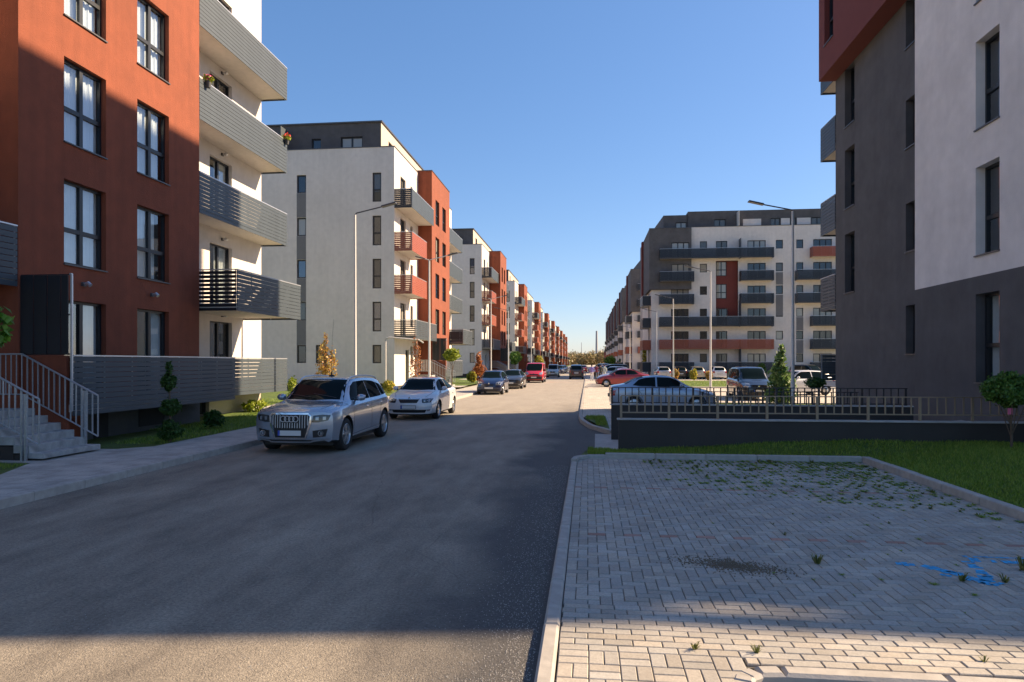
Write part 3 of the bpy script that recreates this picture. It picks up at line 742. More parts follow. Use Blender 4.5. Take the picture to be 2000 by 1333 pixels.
def slabs(c1, c2, bw, bh, mortar, off=.5):
    def f(n, l, b):
        tc = n.new('ShaderNodeTexCoord').outputs['Object']
        br = n.new('ShaderNodeTexBrick'); br.inputs['Scale'].default_value = 1; br.offset = off
        br.inputs['Brick Width'].default_value = bw; br.inputs['Row Height'].default_value = bh; br.inputs['Mortar Size'].default_value = .006
        br.inputs['Color1'].default_value = (*c1, 1); br.inputs['Color2'].default_value = (*c2, 1); br.inputs['Mortar'].default_value = (*mortar, 1)
        l.new(tc, br.inputs['Vector'])
        v = N_map(n, l, N_noise(n, l, tc, 2.5, 6), .3, .7, .78, 1.2); v2 = N_map(n, l, N_noise(n, l, tc, 30, 3), .3, .7, .88, 1.12)
        c_ = N_mix(n, l, 1.0, br.outputs['Color'], v, 'MULTIPLY'); c_ = N_mix(n, l, 1.0, c_, v2, 'MULTIPLY'); l.new(c_, b.inputs['Base Color'])
        bp = n.new('ShaderNodeBump'); bp.inputs['Strength'].default_value = .35; bp.inputs['Distance'].default_value = .01
        l.new(br.outputs['Fac'], bp.inputs['Height']); bp.invert = True; l.new(bp.outputs[0], b.inputs['Normal'])
    return f
nodemat('pavement_slabs', slabs((.36, .34, .31), (.41, .385, .345), .4, .4, (.2, .19, .18)))
nodemat('carpark_pavers', slabs((.46, .41, .35), (.52, .465, .39), .2, .1, (.25, .23, .2)))
def lawn(n, l, b):
    tc = n.new('ShaderNodeTexCoord').outputs['Object']
    a = N_mix(n, l, N_map(n, l, N_noise(n, l, tc, 3, 6), .35, .65, 0, 1), (.05, .10, .014), (.12, .18, .026))
    a = N_mix(n, l, N_map(n, l, N_noise(n, l, tc, 26, 4), .35, .7, 0, .8), a, (.11, .15, .03))
    l.new(a, b.inputs['Base Color']); bp = n.new('ShaderNodeBump'); bp.inputs['Strength'].default_value = 1; bp.inputs['Distance'].default_value = .06
    l.new(N_noise(n, l, tc, 40, 4, .7), bp.inputs['Height']); l.new(bp.outputs[0], b.inputs['Normal'])
nodemat('lawn', lawn, .9)
def far_ground(n, l, b):
    tc = n.new('ShaderNodeTexCoord').outputs['Object']
    a = N_mix(n, l, N_map(n, l, N_noise(n, l, tc, .03, 6), .35, .65, 0, 1), (.12, .12, .05), (.22, .18, .11)); l.new(a, b.inputs['Base Color'])
nodemat('far_ground', far_ground, .95)
def paver(n, l, b):
    tc = n.new('ShaderNodeTexCoord').outputs['Object']; g = n.new('ShaderNodeNewGeometry'); oi = n.new('ShaderNodeObjectInfo')
    r = N_math(n, l, 'FRACT', N_math(n, l, 'ADD', g.outputs['Random Per Island'], oi.outputs['Random']))
    geo = g.outputs['Position']
    v = N_map(n, l, r, 0, 1, .86, 1.13); w_ = N_map(n, l, N_noise(n, l, geo, 1.1, 6), .3, .7, .82, 1.16); s_ = N_map(n, l, N_noise(n, l, geo, 60, 3), .3, .7, .86, 1.14)
    c_ = N_mix(n, l, N_math(n, l, 'FRACT', N_math(n, l, 'MULTIPLY', r, 7.3)), (.355, .315, .26), (.33, .315, .285))
    for k in (v, w_, s_): c_ = N_mix(n, l, 1.0, c_, k, 'MULTIPLY')
    l.new(c_, b.inputs['Base Color']); bp = n.new('ShaderNodeBump'); bp.inputs['Strength'].default_value = .4; bp.inputs['Distance'].default_value = .006
    l.new(N_noise(n, l, geo, 90, 3, .7), bp.inputs['Height']); l.new(bp.outputs[0], b.inputs['Normal'])
nodemat('paver', paver, .85)
def paver_red(n, l, b):
    paver(n, l, b); src = b.inputs['Base Color'].links[0].from_socket
    l.new(N_mix(n, l, 1.0, src, (1.0, .62, .56), 'MULTIPLY'), b.inputs['Base Color'])
nodemat('paver_red', paver_red, .85)
mat('joint_sand', (.10, .09, .075), .95, bump=.6, bscale=60, var=.2, scale=10)
mat('dirt_scatter', (.16, .12, .08), .95)

def sheet(name, poly, z, m, kind='structure', parent=None):
    b = MB(); b.face([(x, y, z) for x, y in poly], m); o = b.build(name, parent)
    if parent is None: tag(o, kind=kind)
    return o
def rect(x0, y0, x1, y1): return [(x0, y0), (x1, y0), (x1, y1), (x0, y1)]
b = MB(); b.box(-2500, -900, -.5, 2500, 3500, -.03, 'far_ground'); tag(b.build('ground'), kind='structure')
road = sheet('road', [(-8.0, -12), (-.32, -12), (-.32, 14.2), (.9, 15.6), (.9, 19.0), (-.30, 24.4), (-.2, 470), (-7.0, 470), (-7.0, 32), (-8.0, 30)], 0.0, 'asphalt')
# side lane that crosses behind the parking bay's foot (below the curved kerb)
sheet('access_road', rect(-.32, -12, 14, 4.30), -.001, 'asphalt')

kerb_lib = {}
def kerb_run(parent, p0, p1, width=.12, z0=-.05, z1=.12, step=1.0, bev=.012, m='kerb', maxn=60):
    """kerb stones, each its own part"""
    p0 = Vector(p0); p1 = Vector(p1); L_ = (p1 - p0).length; n_ = max(1, round(L_ / step)); st = L_ / n_; a = atan2(p1.y - p0.y, p1.x - p0.x)
    key = (round(st, 3), width, z0, z1, m)
    if key not in kerb_lib:
        b = MB(); b.box(.004, -width/2, z0, st - .004, width/2, z1, m, bev); kerb_lib[key] = b.data('kerb_stone')
    for i in range(n_):
        if i >= maxn:
            b = MB(); b.box(0, -width/2, z0, L_ - i*st, width/2, z1, m, bev)
            q = p0 + (p1 - p0) * (i / n_); b.build('kerb_line', parent, (q.x, q.y, 0), a); break
        q = p0 + (p1 - p0) * (i / n_)
        inst('kerb_stone', kerb_lib[key], parent, (q.x, q.y, rnd.uniform(-.003, .003)), a + rnd.uniform(-.003, .003))

# left pavement, with its kerb
pv = MB()
pv.prism([(-8.06, -12), (-8.06, 30), (-7.08, 32), (-7.08, 41), (-9.7, 41), (-9.7, 34), (-9.75, 26.8), (-9.6, 14.2), (-10.1, 13.65), (-13.0, 13.65), (-13.0, 11.6), (-10.3, 11.6), (-9.35, 9.5), (-9.3, -12)], -.1, .13, 'pavement_slabs')
pv.prism([(-7.1, 41), (-7.1, 470), (-9.0, 470), (-9.0, 41)], -.1, .121, 'pavement_slabs')
pav = pv.build('pavement'); tag(pav, kind='structure')
kerb_run(pav, (-8.0, -2), (-8.0, 30), .13, -.05, .135); kerb_run(pav, (-8.0, 30), (-7.02, 32), .13, -.05, .135); kerb_run(pav, (-7.02, 32), (-7.02, 470), .13, -.05, .135, maxn=26)
yard = sheet('left_lawn', [(-60, -12), (-9.36, -12), (-9.36, 9.5), (-10.3, 11.62), (-13.2, 11.62), (-13.2, 13.7), (-10.1, 13.7), (-9.62, 14.3), (-9.75, 26.8), (-9.71, 470), (-60, 470)], .118, 'lawn')
# footpaths across the left lawns
for y0 in (33.5, 50.5, 73, 89.5, 112, 128.5): sheet('footpath', rect(-14, y0, -9.5, y0 + 3.2), .126, 'pavement_slabs')

# right side: parking bay of block pavers in the foreground
BX0, BX1, BY0, BY1 = -.20, 5.28, 4.62, 13.86
bay = MB(); bay.box(BX0, BY0 - .12, -.06, BX1, BY1, .042, 'joint_sand'); bay = bay.build('parking_bay'); tag(bay, kind='structure')
PZ = .06
bricks = []      # (x, y, lx, ly, red)
U = .1
redrows = {int(round((7.72 - 5.5) / U)), int(round((10.55 - 5.5) / U))}
ni = int((BX1 - BX0) / U) + 2; nj = int((BY1 - 5.5) / U) + 1
for j in range(-1, nj):
    for i in range(-1, ni):
        c = (i - j) % 4; x = BX0 + i*U; y = 5.5 + j*U
        if c == 0: q = [x, y, 2*U, U]
        elif c == 3: q = [x, y, U, 2*U]
        else: continue
        x0, y0, x1, y1 = max(q[0], BX0), max(q[1], 5.5), min(q[0]+q[2], BX1), min(q[1]+q[3], BY1)
        if x1 - x0 < .03 or y1 - y0 < .03: continue
        red = c == 0 and j in redrows
        bricks.append((x0, y0, x1 - x0, y1 - y0, red))
for j in range(-1, 9):
    y = 4.62 + j*.0978; off = (j % 2)*.1 + rnd.uniform(-.01, .01)
    x = BX0 - off
    while x < BX1:
        x0, x1 = max(x, BX0), min(x + .2, BX1)
        if j < 0: x0 = max(x0, 1.02)
        if x1 - x0 > .03: bricks.append((x0, y, x1 - x0, .0978, False))
        x += .2
bricks.sort(key=lambda q: math.hypot(q[0] + q[2]/2, q[1] + q[3]/2))
blib = {}
rest = MB()
vis = 0
for q in bricks:
    lx, ly = q[2] - .006, q[3] - .006; mt = 'paver_red' if q[4] else 'paver'
    cx, cy = q[0] + q[2]/2, q[1] + q[3]/2; dz = rnd.uniform(-.0025, .0025)
    d_ = -cx*.1106 + cy*.9939; r_ = cx*.9939 + cy*.1106
    onscreen = abs(r_/d_) < .76 and d_ > 4.2
    if onscreen and vis < 272:
        key = (round(lx, 2), round(ly, 2), mt)
        if key not in blib:
            m_ = MB(); m_.box(-lx/2, -ly/2, -.05, lx/2, ly/2, 0, mt, .005); blib[key] = m_.data('paving_brick')
        inst('paving_brick', blib[key], bay, (cx, cy, PZ + dz), rnd.uniform(-.012, .012)); vis += 1
    else:
        rest.box(cx - lx/2, cy - ly/2, .02, cx + lx/2, cy + ly/2, PZ + dz, mt, .005)
o = rest.build('paving_field', bay); tag(o, kind='stuff')
kerb_run(bay, (-.265, 4.0), (-.265, 13.3), .12, -.06, .072, bev=.02)
# rounded return of the kerb at the far left corner of the bay
pts = [(-.265, 13.3), (-.22, 13.65), (-.02, 13.86), (.35, 13.93)]
for a_, b_ in zip(pts[:-1], pts[1:]): kerb_run(bay, a_, b_, .12, -.05, .13, step=.5)
kerb_run(bay, (.35, 13.93), (5.30, 13.93), .13, -.05, .165); kerb_run(bay, (5.36, 13.9), (5.36, 4.9), .14, -.05, .175)
pts = [(-.2, 4.52), (.9, 4.52), (1.25, 4.55)]
# bigger blocks and the curved kerb at the near edge
m_ = MB(); m_.box(-.0475, -.0975, -.05, .0475, .0975, 0, 'paver', .005); up_ = m_.data('paving_brick')
m_ = MB(); m_.box(-.0975, -.0475, -.05, .0975, .0475, 0, 'paver', .005); fl_ = m_.data('paving_brick')
for j in range(3):
    for i in range(6):
        x = -.195 + i*.2; y = 4.515 - j*.205
        if x > .85: break
        if (i + j) % 2: inst('paving_brick', up_, bay, (x + .05, y, PZ - .001), rnd.uniform(-.012, .012)); inst('paving_brick', up_, bay, (x + .15, y, PZ + .001), rnd.uniform(-.012, .012))
        else: inst('paving_brick', fl_, bay, (x + .1, y + .05, PZ), rnd.uniform(-.012, .012)); inst('paving_brick', fl_, bay, (x + .1, y - .05, PZ - .002), rnd.uniform(-.012, .012))
m_ = MB(); m_.box(-.20, 3.6, -.06, .99, 4.32, .040, 'joint_sand'); m_.build('bedding', bay)
cp = [(.93, 3.9), (.935, 4.26), (.97, 4.36), (1.06, 4.43), (1.22, 4.45), (2.2, 4.445), (3.2, 4.41), (4.2, 4.38), (5.3, 4.36)]
for a_, b_ in zip(cp[:-1], cp[1:]): kerb_run(bay, a_, b_, .13, -.12, .066, step=1.0, bev=.02)

# lawn beside the bay, left verge by the ramp, car park, lawns in the car park
def verge_z(x, y):
    a = min(1, max(0, (x - .6)/5.)); a = a*a*(3 - 2*a)
    e = max(min(1, max(0, (y - 13.98)/.8)) if x < 5.5 else 0, min(1, max(0, (x - 5.44)/2.2)) if y < 13.98 else 0, max(min(1, (y - 13.98)/.8), min(1, (x - 5.44)/2.2)) if (x >= 5.44 and y >= 13.98) else 0)
    return .118 + .24*a*e*e*(3 - 2*e) + .012*sin(x*3.1 + y*2.3)*e
vg = MB(); vg.face([(-.15, 13.75, .115), (.35, 13.99, .115), (.6, 13.99, .115), (.6, 14.93, .115), (-.05, 14.6, .115)], 'lawn')
def vgrid(x0, y0, x1, y1, nx, ny):
    vs = [(x0 + (x1-x0)*i/nx, y0 + (y1-y0)*j/ny, verge_z(x0 + (x1-x0)*i/nx, y0 + (y1-y0)*j/ny)) for j in range(ny+1) for i in range(nx+1)]
    vg.mesh_(vs, [(j*(nx+1)+i, j*(nx+1)+i+1, (j+1)*(nx+1)+i+1, (j+1)*(nx+1)+i) for j in range(ny) for i in range(nx)], 'lawn')
vgrid(.6, 13.98, 5.44, 14.9, 20, 8); vgrid(5.44, 13.98, 12, 14.9, 26, 8); vgrid(5.44, 4.3, 12, 13.98, 26, 24)
tag(vg.build('verge', smooth=True), kind='structure')
rp = MB(); rp.prism([(.15, 15.0), (.9, 14.95), (.9, 17.65), (.62, 18.9), (.2, 18.95)], -.1, .02, 'concrete'); rp = rp.build('ramp_apron'); tag(rp, kind='structure')
sheet('island_lawn', [(-.12, 24.2), (-.05, 22.9), (.62, 19.3), (.62, 24.4)], .10, 'lawn')
isl = MB(); isl.box(-.2, 24.3, -.1, -.19, 24.31, .05, 'kerb'); 
cpk = MB(); cpk.box(-.2, 24.3, -.1, 60, 52.2, .05, 'carpark_pavers'); cpk.box(-.2, 53.0, -.1, 60, 180, .05, 'carpark_pavers'); cpk.box(.0, 52.2, -.1, 60, 53.0, .046, 'carpark_pavers')
cpk.prism([(.9, 15.0), (12, 15.0), (12, 24.3), (.6, 24.3), (.6, 19.0), (.9, 17.6)], -.1, .045, 'carpark_pavers')
cpk.box(-.2, 180, -.1, 60, 470, .05, 'carpark_pavers')
cpk = cpk.build('car_park'); tag(cpk, kind='structure')
for a_, b_ in (((.66, 18.95), (.1, 20.6)), ((.1, 20.6), (-.18, 22.6)), ((-.18, 22.6), (-.26, 24.3))): kerb_run(cpk, a_, b_, .13, -.05, .13, step=1)
kerb_run(cpk, (-.27, 24.3), (-.27, 52.2), .12, -.05, .06); kerb_run(cpk, (-.27, 53), (-.27, 180), .12, -.05, .06, maxn=20)
sheet('aisle', rect(3.4, 31.8, 60, 33.2), .056, 'lawn'); sheet('aisle', rect(6.2, 55.5, 60, 73.5), .056, 'lawn')
sheet('aisle', rect(7.0, 84.5, 60, 91), .06, 'lawn')
for k, y in enumerate((36, 41, 46, 51, 57, 60, 63, 66, 69)): sheet('bay_line', rect(-.15, y, 5.0, y + .1), .056, 'concrete')
# ------------------------------------------------------------------ plants
nr = np.random.default_rng(5)
def leaf_mesh(name, blobs, n, size, matn, shape=1.6, flat=0., shell=.35, mats=None):
    """leaves scattered through ellipsoids: blobs = (cx,cy,cz,rx,ry,rz,weight)"""
    ws = np.array([b[6] if len(b) > 6 else b[3]*b[4]*b[5] for b in blobs], float); ws /= ws.sum()
    pick = nr.choice(len(blobs), n, p=ws); B = np.array([b[:6] for b in blobs])[pick]
    d = nr.normal(size=(n, 3)); d /= np.linalg.norm(d, axis=1)[:, None]; r = nr.uniform(shell, 1, n) ** .6 * nr.uniform(.82, 1.08, n) * np.where(nr.random(n) < .12, nr.uniform(1.05, 1.3, n), 1)
    P_ = B[:, :3] + d * r[:, None] * B[:, 3:6]
    nrm = d * .6 + nr.normal(size=(n, 3)) * .7; nrm[:, 2] += flat; nrm /= np.linalg.norm(nrm, axis=1)[:, None]
    a = np.cross(nrm, nr.normal(size=(n, 3))); a /= np.linalg.norm(a, axis=1)[:, None]; b_ = np.cross(nrm, a)
    s = size * nr.uniform(.6, 1.3, n)[:, None]
    v = np.stack([P_ - a*s*shape*.5, P_ - b_*s*.5 + nrm*s*.12, P_ + a*s*shape*.5, P_ + b_*s*.5 + nrm*s*.12], 1).reshape(-1, 3)
    me = bpy.data.meshes.new(name)
    me.vertices.add(len(v)); me.vertices.foreach_set('co', v.ravel()); me.loops.add(4*n); me.loops.foreach_set('vertex_index', np.arange(4*n))
    me.polygons.add(n); me.polygons.foreach_set('loop_start', np.arange(n)*4); me.polygons.foreach_set('loop_total', np.full(n, 4))
    me.materials.append(M[matn]); me.update(calc_edges=True); me.validate(); return me
def plant(name, loc, label, cat, blobs, n, size, matn, trunk=None, group=None, shape=1.6, bark='bark', flat=0., shell=.35, twigs=0, stake=False):
    root = empty(name, loc, 0, label, cat, group)
    if trunk:
        b = MB(); h, r = trunk; top = Vector((rnd.uniform(-.04, .04), rnd.uniform(-.04, .04), h))
        b.tube([(0, 0, -.1), (.01, 0, h*.4), (top.x*.7, top.y*.7, h*.75), top], [r*1.25, r, r*.8, r*.5], bark, 7); b.build('trunk', root, smooth=True)
    if twigs:
        lim = MB()
        for k in range(twigs):
            q = blobs[k % len(blobs)]; z0 = rnd.uniform(.35, .95) * (trunk[0] if trunk else .3)
            e = Vector((q[0] + rnd.uniform(-.8, .8)*q[3], q[1] + rnd.uniform(-.8, .8)*q[4], q[2] + rnd.uniform(-.3, .9)*q[5]))
            m_ = (Vector((0, 0, z0)) + e)/2 + Vector((0, 0, -.05)); lim.tube([(0, 0, z0), m_, e], [.012, .009, .004], bark, 4, False)
        o = lim.build('branches', root); tag(o, kind='stuff')
    inst('crown', leaf_mesh('crown', blobs, n, size, matn, shape, flat, shell), root)
    if stake: b = MB(); b.tube([(.12, 0, -.1), (.12, 0, 1.1)], .018, 'bark_grey', 6); b.build('stake', root)
    return root
def ball(cx, cy, cz, r, rz=None, k=7, lump=.35):
    out = [(cx, cy, cz, r*.82, r*.82, (rz or r)*.82, 3)]
    for i in range(k):
        a = nr.uniform(0, 2*pi); e = nr.uniform(-1, 1); q = sqrt(max(0, 1 - e*e))
        out.append((cx + r*.6*q*cos(a), cy + r*.6*q*sin(a), cz + (rz or r)*.6*e, r*lump, r*lump, (rz or r)*lump, .55))
    return out

def grass(name, polys, dens, h=.06, matn='grass_blade', z=.115, parent=None, zf=None):
    P_ = []
    for (x0, y0, x1, y1) in polys:
        n = int(abs((x1-x0)*(y1-y0))*dens); P_.append(np.c_[nr.uniform(x0, x1, n), nr.uniform(y0, y1, n)])
    P_ = np.concatenate(P_); n = len(P_); a = nr.uniform(0, 2*pi, n); w_ = .006 * nr.uniform(.7, 1.6, n); hh = h*nr.uniform(.5, 1.4, n)
    lean = nr.uniform(-.6, .6, (n, 2))*hh[:, None]
    if zf: z = np.array([zf(x, y) for x, y in P_])
    else: z = np.full(n, z)
    b0 = np.c_[P_[:, 0]-np.cos(a)*w_, P_[:, 1]-np.sin(a)*w_, z]; b1 = np.c_[P_[:, 0]+np.cos(a)*w_, P_[:, 1]+np.sin(a)*w_, z]
    t = np.c_[P_ + lean, z + hh]; v = np.stack([b0, b1, t], 1).reshape(-1, 3)
    me = bpy.data.meshes.new(name); me.vertices.add(len(v)); me.vertices.foreach_set('co', v.ravel()); me.loops.add(3*n); me.loops.foreach_set('vertex_index', np.arange(3*n))
    me.polygons.add(n); me.polygons.foreach_set('loop_start', np.arange(n)*3); me.polygons.foreach_set('loop_total', np.full(n, 3))
    me.materials.append(M[matn]); me.update(calc_edges=True); o = inst(name, me, parent); tag(o, kind='stuff'); return o
# ------------------------------------------------------------------ buildings
class Fac:
    """a facade seen from outside: u runs to the right, z up, y inwards"""
    def __init__(s, root, ox, oy, deg): s.root = root; s.ox = ox; s.oy = oy; s.rz = R(deg)
    def put(s, name, me, u=0, y=0, z=0, parent=None):
        c_, s_ = cos(s.rz), sin(s.rz)
        return inst(name, me, parent or s.root, (s.ox + u*c_ - y*s_, s.oy + u*s_ + y*c_, z), s.rz)
    def build(s, mb, name, smooth=False): return s.put(name, mb.data(name, smooth))
def panel(mb, u0, u1, z0, z1, holes, m, y=0., depth=.2, back=False):
    us = sorted({u0, u1, *[h[0] for h in holes], *[h[1] for h in holes]}); zs = sorted({z0, z1, *[h[2] for h in holes], *[h[3] for h in holes]})
    for a, b in zip(us[:-1], us[1:]):
        for c, d in zip(zs[:-1], zs[1:]):
            um, zm = (a+b)/2, (c+d)/2
            if any(h[0] < um < h[1] and h[2] < zm < h[3] for h in holes): continue
            mb.face([(a, y, c), (b, y, c), (b, y, d), (a, y, d)], m)
    for h in holes:
        a, b, c, d = h; Y = y + depth
        mb.face([(a, y, c), (a, y, d), (a, Y, d), (a, Y, c)], m); mb.face([(b, y, d), (b, y, c), (b, Y, c), (b, Y, d)], m)
        mb.face([(a, y, d), (b, y, d), (b, Y, d), (a, Y, d)], m); mb.face([(b, y, c), (a, y, c), (a, Y, c), (b, Y, c)], m)
wlib = {}
def window(fac, u, z, w_, h, kind='double', lod=1, glass='glass_dark', y=0., depth=.2, curtain=None, dark=.6, fr='anthracite', name='window'):
    key = (round(w_, 3), round(h, 3), kind, lod > 0); Y = -.07
    f = .06 if lod == 0 else .085
    cols = {'double': [0, .5, 1], 'single': [0, 1], 'split': [0, 1], 'triple': [0, .36, .68, 1], 'door': [0, .5, 1], 'quad': [0, .5, 1]}[kind]
    rows = [0, .42, 1] if kind in ('double', 'split') else [0, 1]
    if key not in wlib:
        b = MB(); b.box(0, Y, 0, w_, 0, f, fr); b.box(0, Y, h - f, w_, 0, h, fr); b.box(0, Y, f, f, 0, h - f, fr); b.box(w_ - f, Y, f, w_, 0, h - f, fr)
        for c in cols[1:-1]: b.box(w_*c - .055, Y - .006, f, w_*c + .055, 0, h - f, fr)
        for r in rows[1:-1]:
            for c0, c1 in zip(cols[:-1], cols[1:]):
                b.box(w_*c0 + (.056 if c0 else f), Y - .004, h*r - .05, w_*c1 - (.056 if c1 < 1 else f), 0, h*r + .05, fr)
        sl = MB(); sl.box(-.02, -depth - .04, -.03, w_ + .02, 0, 0, 'lamp_head'); pn = {}
        wlib[key] = (b.data('window'), {}, sl.data('sill'))
    fm, panes, sl = wlib[key]
    wo_ = fac.put(name, fm, u, y + depth, z)
    cells = [(w_*c0 + .05, w_*c1 - .05, h*r0 + .05, h*r1 - .05) for c0, c1 in zip(cols[:-1], cols[1:]) for r0, r1 in zip(rows[:-1], rows[1:])] if lod == 0 else [(f*.5, w_ - f*.5, f*.5, h - f*.5)]
    for (a, b_, c, d) in cells:
        pk = (round(b_-a, 3), round(d-c, 3), glass)
        if pk not in wlib:
            m_ = MB(); m_.face([(0, -.026, 0), (b_-a, -.026, 0), (b_-a, -.026, d-c), (0, -.026, d-c)], glass); wlib[pk] = m_.data('pane')
        inst('pane', wlib[pk], wo_, (a, 0, c))
    if lod == 0:
        inst('sill', sl, wo_)
        m_ = MB(); m_.box(-.05, .02, -.05, w_ + .05, dark, h + .05, 'room_dark')
        m_.f = m_.f[:2] + m_.f[3:]; m_.m = m_.m[:2] + m_.m[3:]     # open towards the pane
        m_.build('room', wo_)
        if curtain:
            m_ = MB(); n_ = int(w_/.035); a, b_ = curtain[1], curtain[2]
            xs = [a*w_ + (b_-a)*w_*i/n_ for i in range(n_+1)]
            vs = []
            for i, x in enumerate(xs): yy = .09 + .022*sin(i*1.7) + .012*sin(i*.9); vs += [(x, yy, .02), (x, yy, h*(curtain[3] if len(curtain) > 3 else 1) - .02)]
            m_.mesh_(vs, [(2*i, 2*i+2, 2*i+3, 2*i+1) for i in range(n_)], curtain[0]); m_.build('curtain', wo_, smooth=True)
    return wo_
slib = {}
def railing(fac, par, ln, h, m, lod, loc, rz, gap=.012, ns=10):
    """slatted balustrade along local x, starting at loc"""
    p = h/ns; key = (round(ln, 3), round(p, 4), m, gap)
    if lod == 0:
        if key not in slib: b = MB(); b.box(0, 0, 0, ln, .022, p - gap, m, .004); slib[key] = b.data('slat')
        for i in range(ns): inst('slat', slib[key], par, (loc[0], loc[1], loc[2] + i*p), rz)
    else:
        k2 = key + (ns,)
        if k2 not in slib:
            b = MB()
            if lod == 1:
                for i in range(ns): b.box(0, 0, i*p, ln, .022, i*p + p - max(gap, .014), m)
            else: b.box(0, 0, 0, ln, .022, h, m)
            slib[k2] = b.data('slat_panel')
        o = inst('slat_panel', slib[k2], par, loc, rz)
        if lod == 1: tag(o, kind='stuff')
    k3 = ('post', round(ln, 3), round(h, 3), lod)
    if k3 not in slib:
        b = MB(); n_ = max(2, round(ln/1.0) + 1)
        if lod < 2:
            for i in range(n_):
                x = .03 + (ln - .08)*i/(n_-1); b.box(x, .024, .02, x + .025, .05, h, 'trim_light')
        b.box(0, -.008, h, ln, .045, h + .03, 'trim_light'); slib[k3] = b.data('handrail')
    o = inst('handrail', slib[k3], par, loc, rz); return o
def balcony(fac, u0, u1, z, prot, m, lod, sides=(True, True), gapn=.012, gaps=.03, y=0., h=1.28, side_m=None, slabm='slab', slabz=.06):
    b = MB(); ln = u1 - u0
    b.box(.02, -prot + .03, slabz, ln - .02, .0, slabz + .18, slabm)
    o = fac.put('balcony', b.data('balcony'), u0, y, z)
    ns = 10
    railing(fac, o, ln, h, m, lod, (0, -prot, 0), 0, gapn, ns)
    if sides[0]: railing(fac, o, prot - .06, h, side_m or m, lod, (0, -.01, 0), R(-90), gaps, ns)
    if sides[1]: railing(fac, o, prot - .06, h, side_m or m, lod, (ln, -prot + .05, 0), R(90), gaps, ns)
    return o
def wall_lamp(fac, u, z, y=0., parent=None):
    if 'wl' not in wlib:
        b = MB(); b.box(-.06, -.05, -.05, .06, 0, .05, 'lamp_head', .01); b.tube([(0, -.05, 0), (0, -.14, .02), (0, -.2, -.03)], [.035, .055, .05], 'trim_light', 8); wlib['wl'] = b.data('wall_lamp', True)
    return fac.put('wall_lamp', wlib['wl'], u, y, z)
FL = [.85, 3.62, 6.70, 9.65, 12.60]
ROOF = 16.8

